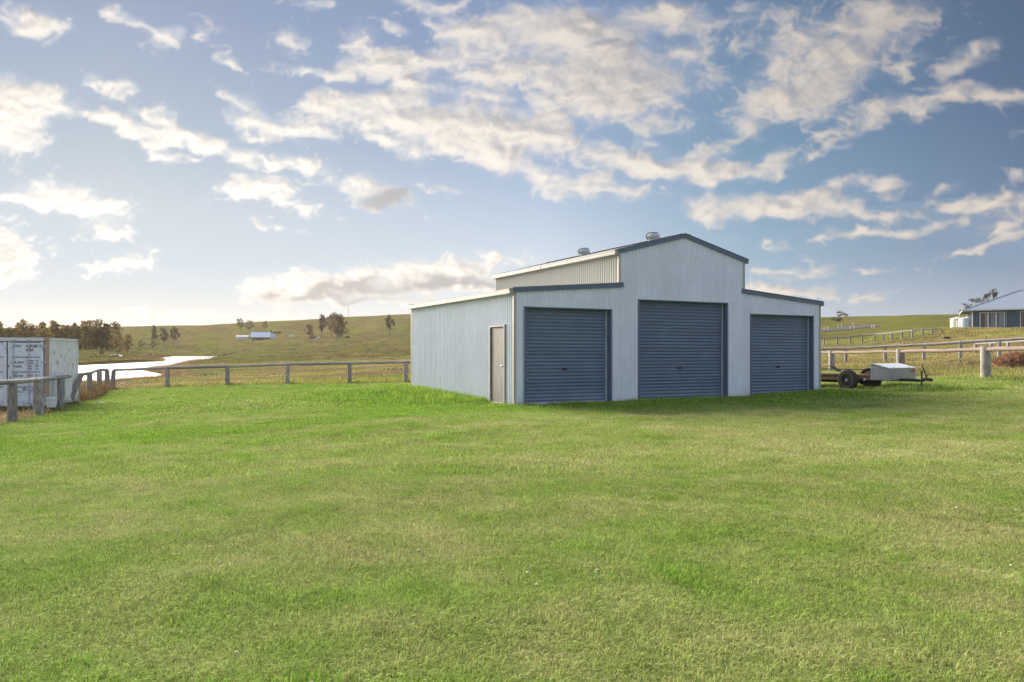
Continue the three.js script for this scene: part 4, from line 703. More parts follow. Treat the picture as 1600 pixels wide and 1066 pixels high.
// ---------------------------------------------------------------- trees
function leafMass(clumps, count, size, color, vary, drop = 0.35) {   // many small leaf sprays through a set of ellipsoids [x, y, z, rx, ry, rz]
  const pos = [], nor = [], col = [], uv = [], wts = clumps.map((c) => Math.cbrt(c[3] * c[4] * c[5]) ** 2), tot = wts.reduce((a, b) => a + b, 0);
  for (let i = 0; i < clumps.length; i++) {
    const c = clumps[i], n = Math.round(count * wts[i] / tot), tone = 1 + vary * (rnd() - 0.5) * 1.4;
    for (let j = 0; j < n; j++) {
      const a = rr(0, Math.PI * 2), cz = rr(-1, 1), q = Math.sqrt(1 - cz * cz), r = Math.cbrt(rr(0.12, 1)) * (1 + 0.2 * rr(-1, 1));
      const p = new THREE.Vector3(c[0] + Math.cos(a) * q * r * c[3], c[1] + cz * r * c[4], c[2] + Math.sin(a) * q * r * c[5]);
      const n0 = new THREE.Vector3(Math.cos(a) * q, cz + 0.3, Math.sin(a) * q).normalize(), d = new THREE.Vector3(rr(-1, 1), rr(-1 - drop, 1 - drop), rr(-1, 1)).normalize(), e = new THREE.Vector3().crossVectors(d, new THREE.Vector3(rr(-1, 1), rr(-1, 1), rr(-1, 1))).normalize(), s = size * rr(0.6, 1.3);
      const t = tone * (1 + vary * (rnd() - 0.5)), cc = [color[0] * t * rr(0.9, 1.12), color[1] * t, color[2] * t * rr(0.85, 1.1)];
      const A = p.clone().addScaledVector(d, s), B = p.clone().addScaledVector(e, s * 0.42), C = p.clone().addScaledVector(d, -s), E = p.clone().addScaledVector(e, -s * 0.42);
      for (const v of [A, B, C, A, C, E]) { pos.push(v.x, v.y, v.z); nor.push(n0.x, n0.y, n0.z); col.push(...cc); uv.push(0, 0); }
    }
  }
  const g = new THREE.BufferGeometry(); g.setAttribute('position', new THREE.Float32BufferAttribute(pos, 3)); g.setAttribute('normal', new THREE.Float32BufferAttribute(nor, 3)); g.setAttribute('color', new THREE.Float32BufferAttribute(col, 3)); g.setAttribute('uv', new THREE.Float32BufferAttribute(uv, 2)); return g;
}
const leafMat = new THREE.MeshPhysicalMaterial({ vertexColors: true, side: THREE.DoubleSide, roughness: 0.9, specularIntensity: 0.3, transmission: 0.5, thickness: 0 });
const barkMat = std({ map: noiseTex(64, 128, (u, v) => { const k = 130 + 36 * tile(n3, u, v, 14, 5, 71) + 20 * tile(n3, u, v, 30, 20, 72); return [k + 6, k - 4, k - 16]; }), roughness: 0.95 });
function limb(a, b, r0, r1) { const m = [(a[0] + b[0]) / 2 + rr(-0.04, 0.04) * (b[1] - a[1]), (a[1] + b[1]) / 2, (a[2] + b[2]) / 2 + rr(-0.04, 0.04) * (b[1] - a[1])]; return [bar(a, m, r0, (r0 + r1) / 2, 7), bar(m, b, (r0 + r1) / 2, r1, 7)]; }
// an open-crowned gum: bole, forking limbs, foliage held in separate heads at the limb ends
function gumTree(H, W, { bare = 0.3, heads = 8, count = 700, leaf = 0.035, color = [0.1, 0.105, 0.05], lean = 0, shape } = {}) {
  const limbs = [], clumps = [], fork = [lean * H * 0.3, H * bare, 0];
  limbs.push(...limb([0, -0.4, 0], fork, H * 0.028, H * 0.02));
  for (let i = 0; i < heads; i++) {
    const s = shape?.[i], a = i * 2.4 + rr(-0.4, 0.4), t = (i + 0.5) / heads, rad = s ? s[0] * W / 2 : W * 0.5 * Math.sin(Math.PI * (0.2 + 0.7 * t)) * rr(0.45, 0.95), y = s ? s[1] * H : lerp(H * (bare + 0.06), H * 0.9, t);
    const e = [fork[0] + (s ? rad : Math.cos(a) * rad) + lean * (y - fork[1]), y, s ? s[2] * W / 2 : Math.sin(a) * rad], k = s ? s[3] : rr(0.13, 0.2);
    limbs.push(...limb(i % 3 ? fork : [fork[0], fork[1] * 0.92, 0], e, H * 0.013, H * 0.005));
    clumps.push([e[0], e[1], e[2], W * k * 1.25, H * k * 0.72, W * k * 1.2]);
    for (let j = 0; j < 3; j++) { const q = [e[0] + rr(-1, 1) * W * k, e[1] + rr(-0.5, 0.6) * H * k * 0.8, e[2] + rr(-1, 1) * W * k]; limbs.push(bar(e, q, H * 0.004, H * 0.002, 5)); clumps.push([q[0], q[1], q[2], W * k * 0.62, H * k * 0.36, W * k * 0.6]); }
  }
  return { limbs, crown: leafMass(clumps, count, H * leaf, color, 0.7) };
}
function standTree(name, label, cat, spec, pos, turn = 0, group) {
  const t = thing(name, label, cat, pos, turn, group);
  part('trunk', spec.limbs, barkMat, t); part('crown', spec.crown, leafMat, t); return t;
}
function treeAt(name, label, u, base, top, wpx, opt, group, cat = 'tree') {
  const p = place(u, base, 60), k = -p.z / FOCAL, spec = gumTree((base - top) * k, wpx * k, opt);
  return standTree(name, label, cat, spec, [p.x, p.y, p.z], rr(0, 6) * (opt?.shape ? 0 : 1), group);
}
const dusky = [0.16, 0.12, 0.06], olive = [0.13, 0.13, 0.06];
treeAt('gum_tree', 'slim tree behind the barn, leftmost of three on the far ridge', 375.5, 518.5, 496.5, 11, { bare: 0.32, heads: 8, count: 420, leaf: 0.05, color: dusky });
treeAt('gum_tree', 'wider low tree behind the barn roof, middle one of three on the far ridge', 390.5, 518.5, 500, 15, { bare: 0.2, heads: 9, count: 520, leaf: 0.05, color: dusky });
treeAt('gum_tree', 'slender tree right of the barn ridge end on the far slope', 414.3, 518.5, 501, 8, { bare: 0.3, heads: 7, count: 320, leaf: 0.05, color: dusky });
treeAt('gum_tree', 'rounded tree with a full crown, leftmost of the hillside clump near the cows', 482.5, 527.5, 505, 15, { bare: 0.14, heads: 10, count: 800, leaf: 0.045, color: dusky });
treeAt('gum_tree', 'upright tree on a thin crooked trunk in the hillside clump', 502, 527, 491, 13, { bare: 0.28, heads: 10, count: 700, leaf: 0.04, color: dusky, lean: 0.1 });
treeAt('gum_tree', 'tall airy tree breaking the skyline at the back of the hillside clump', 517, 528, 487.5, 20, { bare: 0.3, heads: 11, count: 620, leaf: 0.035, color: dusky });
treeAt('gum_tree', 'biggest spreading tree of the hillside clump, standing nearest on the bank', 527.5, 534, 487.5, 30, { bare: 0.2, heads: 15, count: 1500, leaf: 0.034, color: dusky });
treeAt('gum_tree', 'lone tree with clear trunk on the hill just left of the shed', 608.5, 524.5, 491.5, 15, { bare: 0.33, heads: 10, count: 800, leaf: 0.04, color: olive });
treeAt('gum_tree', 'small lopsided dark tree on the skyline right of the shed', 1311.5, 507.5, 484, 26, { bare: 0.2, heads: 8, count: 800, leaf: 0.04, color: [0.05, 0.075, 0.035], shape: [[-0.75, 0.38, 0, 0.13], [-0.35, 0.3, 0.2, 0.15], [0, 0.4, 0, 0.17], [0.2, 0.28, -0.2, 0.15], [0.1, 0.86, 0, 0.16], [0.45, 0.72, 0.1, 0.16], [0.78, 0.62, 0, 0.13], [-0.02, 0.62, -0.1, 0.12]] });
treeAt('gum_tree', 'open feathery tree behind the left end of the house roof', 1519, 497, 464, 38, { bare: 0.3, heads: 9, count: 760, leaf: 0.03, color: [0.05, 0.065, 0.04], shape: [[-0.8, 0.32, 0, 0.1], [-0.5, 0.5, 0.2, 0.1], [-0.62, 0.66, 0, 0.09], [-0.2, 0.6, -0.2, 0.12], [0, 0.84, 0, 0.13], [0.3, 0.78, 0.2, 0.13], [0.55, 0.9, 0, 0.11], [0.75, 0.78, 0, 0.1], [0.2, 0.5, 0, 0.1]] });
{ const p = place(1551, 492, 120); standTree('gum_tree', 'treetop just showing over the slope of the house roof', 'tree', gumTree(9.4, 3.6, { bare: 0.4, heads: 7, count: 420, leaf: 0.03, color: [0.05, 0.065, 0.04] }), [(1551 - CX) / FOCAL * 160, ground((1551 - CX) / FOCAL * 160, -160) - 0.5, -160]); }
treeAt('gum_tree', 'thin pale tree at the left of the group across the dam', 241, 541, 507, 9, { bare: 0.3, heads: 9, count: 420, leaf: 0.04, color: [0.15, 0.105, 0.058] });
treeAt('gum_tree', 'broad brown tree in the middle of the group across the dam', 256, 541, 511, 15, { bare: 0.25, heads: 10, count: 800, leaf: 0.04, color: [0.14, 0.1, 0.055] });
treeAt('gum_tree', 'leaning brown tree at the right of the group across the dam', 270, 540.5, 510.5, 15, { bare: 0.3, heads: 10, count: 760, leaf: 0.04, color: [0.14, 0.1, 0.055], lean: 0.12 });
const bushLabels = ['low round bush below the right end of the dense tree row', 'squat bush pair of stems left of the trees across the dam', 'small bush at the foot of the trees across the dam', 'lone small conical shrub on the far bank of the dam', 'tiny shrub a little right of the conical one on the dam bank', 'dark scrubby bush on the slope above the dam tail'];
[[197.5, 543.5, 531, 10], [221, 543, 531.5, 13], [239, 544.5, 532, 12], [158.5, 556, 545, 6], [185, 551.5, 545.5, 6], [217, 549, 544, 9]].forEach(([u, b, t, w], i) => treeAt('bush', bushLabels[i], u, b, t, w, { bare: 0.1, heads: 7, count: 340, leaf: 0.07, color: [0.13, 0.1, 0.055] }, null, 'bush'));
// the dense row along the left: a few kinds, each tree set down singly
{
  const kinds = [0, 1, 2, 3, 4].map((i) => { const H = 9, W = 4.2 + i * 0.35, limbs = limb([0, -0.4, 0], [rr(-0.3, 0.3), H * 0.8, rr(-0.3, 0.3)], 0.16, 0.05), clumps = []; for (let j = 0; j < 22; j++) { const t = (j + 0.5) / 22, a = j * 2.4, r = W * 0.5 * Math.pow(Math.sin(Math.PI * Math.min(1, 0.22 + 0.74 * t)), 0.8) * rr(0.25, 0.85), y = lerp(0.7, H * 0.96, t) + rr(-0.3, 0.3), e = [Math.cos(a) * r, y, Math.sin(a) * r]; clumps.push([...e, W * rr(0.13, 0.2), rr(0.5, 0.85), W * rr(0.13, 0.2)]); if (j % 2) limbs.push(bar([0, Math.max(1.2, y - 1), 0], e, 0.05, 0.02, 5)); } return { limbs, crown: leafMass(clumps, 1100, 0.3, [0.25, 0.185, 0.065], 0.7, 0.1) }; });
  const row = []; let n = 0; const rowLabel = 'brown hazed tree in the dense row along the far left behind the container', rowGroup = 'trees of the dense row at the far left';
  for (let u = -60; u < 194; u += rr(4.6, 7.4)) {
    const t = u / 194, D = 245 + 30 * ss(100, 190, u) + rr(-9, 9), p = placeD(u, D), back = n % 3 === 2, h = (u > 186 ? 6 : u > 172 ? 7 : rr(7.6, 10)) * (Math.abs(u - 152) < 4 ? 1.18 : 1), k = n % 5, pos = [p.x, p.y - 0.2, p.z - (back ? 8 : 0)], sc = [h / 9 * rr(0.85, 1.2), h / 9 * rr(0.78, 1.12), h / 9 * rr(0.85, 1.2)];
    if (!row[k]) { row[k] = standTree('row_tree', rowLabel, 'tree', kinds[k], pos, rr(0, 6), rowGroup); row[k].scale.set(...sc); } else copyOf(row[k], 'row_tree', pos, rr(0, 6), null, sc);
    n++;
  }
}
// ---------------------------------------------------------------- far farm
{
  const p = place(400, 531.5, 150), k = -p.z / FOCAL, w = 27 * k, hw = 5.0 * k, hr = 12.2 * k, dep = 8;
  const b = thing('hay_barn', 'old grey barn with pale blue iron roof on the far slope', 'barn', [p.x - 1 * k, p.y, p.z], 0.28), tim = std({ map: woodTex, color: lin(0.36, 0.3, 0.27) }), iron = std({ color: lin(0.55, 0.66, 0.82), roughness: 0.4, metalness: 0.1 });
  part('front_wall', [box(w, hw, 0.2, w / 2 - 6 * k, hw / 2, 0)], tim, b); part('back_wall', box(w, hw, 0.2, w / 2 - 6 * k, hw / 2, -dep), tim, b);
  const gab = new THREE.Shape([[0, -0.4], [dep, -0.4], [dep, hw], [dep / 2, hr], [0, hw]].map((q) => new THREE.Vector2(...q)));
  for (const x of [-6 * k, w - 6 * k]) part('gable_wall', new THREE.ExtrudeGeometry(gab, { depth: 0.2, bevelEnabled: false }).rotateY(Math.PI / 2).translate(x, 0, 0), tim, b);
  for (const [y0, z0, y1, z1] of [[hw - 0.3, 0.7, hr + 0.1, -dep / 2], [hr + 0.1, -dep / 2, hw - 0.3, -dep - 0.7]]) part('roof_slope', beam([w / 2 - 6 * k, y0, z0], [w / 2 - 6 * k, y1, z1], w + 1, 0.12), iron, b);
  part('dark_opening', box(4, hw * 0.7, 0.1, w * 0.25, hw * 0.35, 0.12), darkMetal, b);
  part('lean_to', [box(3, 2, 3, w - 6 * k + 1.7, 1, -1.5), beam([w - 6 * k, 2.6, -1.5], [w - 6 * k + 3.6, 1.9, -1.5], 3.4, 0.1, [0, 0, 1])], iron, b);
  const q = place(378, 530.3, 150), s = thing('low_shed', 'long low white shed left of the grey barn', 'shed', q.toArray(), 0.1), sw = 19 * k, wm = std({ color: lin(0.72, 0.68, 0.66) });
  part('shed_wall', [box(sw, 1.6, 4, 0, 0.7, -2)], wm, s); part('shed_roof', [beam([0, 1.5, 0.3], [0, 2.5, -2], sw + 0.5, 0.1), beam([0, 2.5, -2], [0, 1.5, -4.3], sw + 0.5, 0.1)], wm, s);
  const r = place(454, 527, 150), t = thing('small_hut', 'tiny pale tent-roofed hut on the slope between the barn and the trees', 'hut', r.toArray(), 0.3);
  part('hut_roof', [beam([0.6, 0.2, 0.9], [0.6, 1.7, -0.6], 3, 0.1), beam([0.6, 1.7, -0.6], [0.6, 0.2, -2.1], 3, 0.1)], std({ color: lin(0.62, 0.6, 0.48) }), t); part('hut_end', new THREE.ExtrudeGeometry(new THREE.Shape([[-2.1, 0], [0.9, 0], [-0.6, 1.6]].map((c) => new THREE.Vector2(...c))), { depth: 0.1, bevelEnabled: false }).rotateY(-Math.PI / 2).translate(-0.8, 0, 0), darkMetal, t);
}
// cattle on the hill: one body each, seen very small
{
  const cow = (label, u, v, turn, dark) => {
    const p = place(u, v, 100), c = thing('cow', label, 'cow', [p.x, p.y - 0.03, p.z], turn);
    const g = [new THREE.SphereGeometry(1, 14, 10).scale(0.85, 0.42, 0.34).translate(0, 1.02, 0), new THREE.SphereGeometry(1, 10, 8).scale(0.4, 0.4, 0.3).translate(0.58, 1.08, 0), bar([0.75, 1.1, 0], [1.15, 0.72, 0], 0.2, 0.13), new THREE.SphereGeometry(1, 10, 8).scale(0.28, 0.14, 0.13).rotateZ(-0.8).translate(1.25, 0.55, 0), bar([-0.84, 1.15, 0], [-0.92, 0.5, 0], 0.03, 0.02, 5)];
    for (const [x, z] of [[0.6, 0.18], [0.62, -0.18], [-0.6, 0.18], [-0.55, -0.18]]) g.push(bar([x, 0.9, z], [x + (x < 0 ? -0.06 : 0.02), 0.45, z], 0.13, 0.08, 6), bar([x + (x < 0 ? -0.06 : 0.02), 0.46, z], [x, 0, z], 0.07, 0.055, 6));
    for (const z of [-1, 1]) g.push(bar([1.08, 0.78, z * 0.1], [1.02, 0.84, z * 0.26], 0.05, 0.02, 5));
    part('body', g, std({ color: dark ? lin(0.02, 0.016, 0.014) : lin(0.6, 0.58, 0.54), roughness: 0.9 }), c); c.scale.setScalar(1.25);
  };
  cow('black cow lying off to the right of the barn, larger of the pair', 430, 522.6, 0.2, true); cow('black cow next to the larger one right of the barn', 436.5, 522.3, 1.2, true); cow('small black cow above the pair right of the barn', 423.5, 519.6, 2.2, true);
  cow('white cow in front of the hillside trees', 497.5, 531.5, 3.3, false); cow('black cow standing beside the white one under the hillside trees', 492.5, 530.4, 0.3, true); cow('black cow at the far left below the rounded hillside tree', 487, 530, 2.6, true); cow('black cow right of the biggest hillside tree', 542, 530.3, 0.4, true);
}
{ const p = placeD(544.4, 655), m = thing('radio_mast', 'thin mast standing on the skyline behind the hillside trees', 'mast', [p.x, p.y, p.z]); part('mast_pole', bar([0, -1, 0], [0, EYE + (CY - 477) * 655 / FOCAL - p.y, 0], 0.16, 0.1), std({ color: lin(0.3, 0.3, 0.3) }), m); }
// gravel road on the right-hand hill, white guide posts
{
  const pts = [], road = [[1262, 520.5, 517.5], [1284, 519.5, 516], [1300, 518, 513.5], [1320, 516, 510.5], [1340, 513.6, 508.7], [1365, 511.5, 508.4], [1376, 510.5, 509.2]];
  const pos = [], idx = [], uv = [];
  for (let i = 0; i < road.length - 1; i++) for (let s = 0; s < 6; s++) { const t = s / 6, u = lerp(road[i][0], road[i + 1][0], t), a = place(u, lerp(road[i][1], road[i + 1][1], t), 90), b = place(u, lerp(road[i][2], road[i + 1][2], t), 90); for (let j = 0; j <= 4; j++) { const x = lerp(a.x, b.x, j / 4), z = lerp(a.z, b.z, j / 4); pos.push(x, ground(x, z) + 0.1, z); uv.push(x / 3, z / 3); } }
  const n = pos.length / 15; for (let i = 0; i < n - 1; i++) for (let j = 0; j < 4; j++) { const a = i * 5 + j; idx.push(a, a + 5, a + 6, a, a + 6, a + 1); }
  const g = new THREE.BufferGeometry(); g.setAttribute('position', new THREE.Float32BufferAttribute(pos, 3)); g.setAttribute('uv', new THREE.Float32BufferAttribute(uv, 2)); g.setIndex(idx); g.computeVertexNormals();
  tag(part('gravel_road', g, new THREE.MeshPhysicalMaterial({ color: lin(0.11, 0.108, 0.115), roughness: 1, specularIntensity: 0, side: THREE.DoubleSide }), scene), 'grey gravel road crossing the hill right of the shed', 'road', null, 'structure');
  const wht = std({ color: lin(0.75, 0.75, 0.73) }); let proto = null;
  for (const [u, v] of [[1288, 516], [1294, 515.6], [1310, 511.5], [1315, 511], [1328.5, 514.8], [1333, 508], [1334.6, 514.4], [1362.5, 513], [1366.3, 512.8]]) {
    const p = place(u, v, 90), label = 'slim white guide post beside the gravel road on the hill';
    if (!proto) { proto = thing('guide_post', label, 'post', p.toArray(), 0, 'white posts along the gravel road'); part('post', [box(0.09, 1.0, 0.06, 0, 0.4, 0)], wht, proto); part('reflector', box(0.1, 0.14, 0.02, 0, 0.95, 0.06), darkMetal, proto); } else copyOf(proto, 'guide_post', p.toArray(), 0);
  }
}
// fallen timber and stones by the dam, a dark log on the house slope, the brush heap
{
  const grey = std({ color: lin(0.45, 0.42, 0.38), map: woodTex });
  const l1 = ['bleached fallen log on the far bank of the dam, left of the shrubs', 'bleached fallen branch lying beside the log on the far dam bank', 'short pale log at the right of the far dam bank'];
  [[150, 557.3, 164, 557.8], [170, 557.8, 182, 556], [186, 556.6, 192, 558.4]].forEach(([u0, v0, u1, v1], i) => { const a = place(u0, v0, 80), b = place(u1, v1, 80), t = thing('fallen_log', l1[i], 'log', a.toArray()); part('log', railGeo([0, 0.15, 0], [b.x - a.x, b.y - a.y + 0.15, b.z - a.z], 0.2), grey, t); });
  const stone = new THREE.IcosahedronGeometry(1, 2); { const q = stone.attributes.position; for (let i = 0; i < q.count; i++) { const k = 1 + 0.25 * n3(q.getX(i) * 1.4, q.getY(i) * 1.4, q.getZ(i) * 1.4); q.setXYZ(i, q.getX(i) * k, q.getY(i) * k * 0.7, q.getZ(i) * k); } stone.computeVertexNormals(); }
  const sm = [std({ color: lin(0.1, 0.085, 0.08) }), std({ color: lin(0.34, 0.3, 0.27) })]; let proto = null;
  for (const [u, v, r, c] of [[350, 555.4, 0.5, 0], [355, 554.4, 0.45, 0], [361, 553.4, 0.6, 0], [367, 552, 0.5, 0], [372.5, 551, 0.4, 1], [379, 548.6, 0.4, 0], [383, 547.8, 0.35, 0]]) { const p = place(u, v, 80); if (!proto) { proto = thing('boulder', 'dark boulder in the broken line at the tail of the dam', 'rock', p.toArray(), 0, 'boulders at the tail of the dam'); part('stone', stone, sm[0], proto); proto.scale.setScalar(r); } else { const q = copyOf(proto, 'boulder', p.toArray(), rr(0, 6), c ? 'single pale stone among the dark boulders at the dam tail' : null, [r, r, r]); if (c) { q.children[0].material = sm[1]; delete q.userData.group; } } }
  { const p = place(1479.5, 530.5, 60), t = thing('dead_stump', 'dark low stump on the grass slope below the water tanks', 'stump', p.toArray()); part('stump_wood', [railGeo([-0.4, 0.25, 0], [0.42, 0.2, 0.1], 0.13), railGeo([0, -0.1, 0], [0.1, 0.25, 0.05], 0.11)], std({ color: lin(0.03, 0.022, 0.018) }), t); }
  { const p = place(1516, 563.5, 30), t = thing('dark_log', 'dark short log lying on the grass between the two nearest right fences', 'log', p.toArray()); part('log', railGeo([-0.42, 0.06, 0], [0.42, 0.07, 0.05], 0.085), std({ color: lin(0.06, 0.045, 0.035), map: woodTex }), t); }
  const c = place(1592, 574, 25), h = thing('brush_heap', 'reddish brown heap of cut brush by the right fence', 'heap', c.toArray()), k = -c.z / FOCAL;
  const dome = new THREE.SphereGeometry(1, 40, 16, 0, Math.PI * 2, 0, Math.PI / 2).scale(36 * k, 19 * k, 24 * k), dp = dome.attributes.position; for (let i = 0; i < dp.count; i++) { const s = 1 + 0.16 * n3(dp.getX(i) * 1.8, dp.getY(i) * 2, dp.getZ(i) * 1.8); dp.setXYZ(i, dp.getX(i) * s, dp.getY(i) * s - 0.05, dp.getZ(i) * s); } dome.computeVertexNormals();
  part('mound', dome, std({ color: lin(0.15, 0.075, 0.045), roughness: 1 }), h);
  const tw = []; for (let i = 0; i < 900; i++) { const a = rr(0, 6.283), r = Math.sqrt(rnd()), x = Math.cos(a) * r * 37 * k, z = Math.sin(a) * r * 25 * k, y = 19 * k * Math.sqrt(Math.max(0, 1 - r * r)) + rr(-0.02, 0.1), d = rr(0, 6.283), L = rr(0.1, 0.4); tw.push(bar([x, y, z], [x + Math.cos(d) * L, y + rr(-0.15, 0.22), z + Math.sin(d) * L], rr(0.008, 0.026), 0.005, 4)); }
  part('cut_twigs', tw, std({ color: lin(0.34, 0.17, 0.1), roughness: 1 }), h).userData.kind = 'stuff';
}

// ---------------------------------------------------------------- grass: real blades, in clumps set down over the lawn
const bladeMat = new THREE.MeshPhysicalMaterial({ vertexColors: true, side: THREE.DoubleSide, roughness: 0.9, transmission: 0.45, thickness: 0, specularIntensity: 0.15 });
function clump(blades, radius, h, w, dry, flop = 0.6) {
  const pos = [], nor = [], col = [], uv = [];
  for (let i = 0; i < blades; i++) {
    const a = rr(0, 6.283), r = Math.sqrt(rnd()) * radius, x = Math.cos(a) * r, z = Math.sin(a) * r, H = h * rr(0.45, 1.15), d = rr(0, 6.283), f = H * flop * rr(0.2, 1.3), bw = w * rr(0.7, 1.25), ox = -Math.sin(d) * bw / 2, oz = Math.cos(d) * bw / 2, dx = Math.cos(d), dz = Math.sin(d);
    const straw = rnd() < dry, tone = rr(0.5, 1.5), c = straw ? [1.45 * tone, 1.22 * tone, 1.6 * tone] : [tone * rr(0.85, 1.2), tone, tone * rr(0.7, 1.2)];
    const p = [[x - ox, -0.015, z - oz], [x + ox, -0.015, z + oz], [x - ox * 0.8 + dx * f * 0.35, H * 0.6, z - oz * 0.8 + dz * f * 0.35], [x + ox * 0.8 + dx * f * 0.35, H * 0.6, z + oz * 0.8 + dz * f * 0.35], [x + dx * f, H * (1 - 0.25 * flop), z + dz * f]];
    for (const k of [0, 1, 3, 0, 3, 2, 2, 3, 4]) { pos.push(...p[k]); const nx = -dx * 0.45, nz = -dz * 0.45, l = Math.hypot(nx, 1, nz); nor.push(nx / l, 1 / l, nz / l); col.push(...c); uv.push(0, 0); }
  }
  const g = new THREE.BufferGeometry(); g.setAttribute('position', new THREE.Float32BufferAttribute(pos, 3)); g.setAttribute('normal', new THREE.Float32BufferAttribute(nor, 3)); g.setAttribute('color', new THREE.Float32BufferAttribute(col, 3)); g.setAttribute('uv', new THREE.Float32BufferAttribute(uv, 2)); return g;
}
function sow(name, geos, spots, parent) {                     // spots: [x, z, scale, height scale, colour]
  const per = geos.map(() => []); spots.forEach((s, i) => per[i % geos.length].push(s));
  geos.forEach((g, k) => {
    const m = new THREE.InstancedMesh(g, bladeMat, per[k].length), M = new THREE.Matrix4(), q = new THREE.Quaternion(), up = new THREE.Vector3(0, 1, 0);
    m.name = name; m.userData.kind = 'stuff'; m.castShadow = m.receiveShadow = true;
    per[k].forEach(([x, z, s, hs, c], i) => { M.compose(new THREE.Vector3(x, ground(x, z), z), q.setFromAxisAngle(up, rnd() * 6.283), new THREE.Vector3(s, s * hs, s)); m.setMatrixAt(i, M); m.setColorAt(i, c); });
    parent.add(m);
  });
}
const lawn = tag(new THREE.Group(), 'short mown grass of the wide lawn before the shed', 'grass', null, 'stuff'); lawn.name = 'lawn_grass'; scene.add(lawn);
const openGround = (x, z) => { const [s, f] = shedLocal(x, z); return !(s > -0.03 && s < SHED_W + 0.03 && f < 0.02 && f > -SHED_D - 0.1); };
function scatter(D0, D1, count, edge, spread) {               // even over the ground seen between two distances
  const out = [], half = 0.69, lo = D0 * D0, hi = D1 * D1;
  for (let i = 0; i < count; i++) {
    const D = Math.sqrt(lo + (hi - lo) * rnd()), x = (rnd() * 2 - 1) * half * D, z = -D;
    if (!openGround(x, z)) continue;
    const b = beyondFence(x, z); if (edge(b) || (Math.hypot(x - 11, z + 25.6) < 1.2 && rnd() < 0.8)) continue;
    const l = lush(x, z), c = grassColor(clamp(l + rr(-0.22, 0.22), 0, 1.1), new THREE.Color()).multiplyScalar(rr(0.66, 1.34));
    out.push([x, z, rr(0.8, 1.25) * spread, (0.8 + 0.5 * ss(0.7, 1.15, l)) * rr(0.75, 1.25), c]);
  }
  return out;
}
const onLawn = (b) => b > 0.25;

sow('grass_blades', [clump(26, 0.075, 0.055, 0.0036, 0.22, 0.95), clump(26, 0.08, 0.05, 0.0038, 0.35, 1.1), clump(24, 0.07, 0.06, 0.0036, 0.12, 0.8)], scatter(2.6, 9.5, 70000, onLawn, 1), lawn);
sow('grass_blades', [clump(30, 0.14, 0.062, 0.0055, 0.2, 0.8), clump(30, 0.14, 0.06, 0.0055, 0.32, 0.9), clump(28, 0.13, 0.068, 0.0055, 0.12, 0.7)], scatter(9.3, 20.5, 80000, onLawn, 1), lawn);
sow('grass_blades', [clump(30, 0.27, 0.07, 0.011, 0.2, 0.5), clump(30, 0.27, 0.075, 0.011, 0.3, 0.55), clump(28, 0.25, 0.08, 0.011, 0.12, 0.45)], scatter(20, 44, 90000, onLawn, 1), lawn);
// longer grass against the shed walls and round the trailer
{
  const spots = [], put = (x, z, hs, l) => { if (openGround(x, z)) spots.push([x, z, rr(0.8, 1.2), hs * rr(0.6, 1.3), grassColor(l + rr(-0.1, 0.15), new THREE.Color())]); };
  const A = [Math.cos(PHI), -Math.sin(PHI)], B = [-Math.sin(PHI), -Math.cos(PHI)];
  for (let i = 0; i < 2600; i++) { const d = rr(-0.4, SHED_D + 0.6), o = -Math.abs(rr(0.02, 1) * rr(0.05, 2.6)); put(P0.x + A[0] * o + B[0] * d, P0.z + A[1] * o + B[1] * d, (d < 1.5 ? 0.9 : 1.4), 1); }
  for (let i = 0; i < 2600; i++) { const s = rr(-0.5, SHED_W + 0.4), o = -Math.abs(rr(0.03, 1) * rr(0.04, 1.6)); put(P0.x + A[0] * s + B[0] * o, P0.z + A[1] * s + B[1] * o, 0.85, 0.95); }
  for (let i = 0; i < 2600; i++) { const x = rr(9.6, 15), z = rr(-27, -23.2); const w = Math.hypot(x - 11, z + 25.2); if (w > 1.3 || rnd() < 0.15) put(x, z, w < 1.6 ? 0.7 : Math.hypot(x - 12.6, z + 24.3) < 1.5 ? 1.6 : Math.abs(z + 24.2) < 0.9 ? 1.3 : 1, rr(0.4, 0.95)); }
  for (let i = 0; i < 500; i++) { const x = rr(16.2, 18), z = rr(-29, -26.5); put(x, z, 1.3, rr(0.3, 0.8)); }
  sow('long_grass', [clump(22, 0.11, 0.12, 0.008, 0.08, 0.6), clump(22, 0.11, 0.14, 0.008, 0.15, 0.5)], spots, lawn);
}
// bleached leaf scraps and clover heads among the blades
{
  const g = new THREE.SphereGeometry(0.013, 6, 4).scale(1.4, 0.6, 1), N = 110, m = new THREE.InstancedMesh(g, std({ color: lin(0.6, 0.56, 0.45), roughness: 0.9 }), N), M = new THREE.Matrix4();
  for (let i = 0; i < N; i++) { const D = Math.sqrt(9 + (30 * 30 - 9) * rnd() * rnd()), x = rr(-0.68, 0.68) * D, s = rr(0.25, 0.75) * (1 + D / 22); M.makeRotationY(rnd() * 6).scale(new THREE.Vector3(s, s, s)).setPosition(x, ground(x, -D) + (openGround(x, -D) ? 0.035 : -0.3), -D); m.setMatrixAt(i, M); }
  m.name = 'leaf_scraps'; m.userData.kind = 'stuff'; lawn.add(m);
}
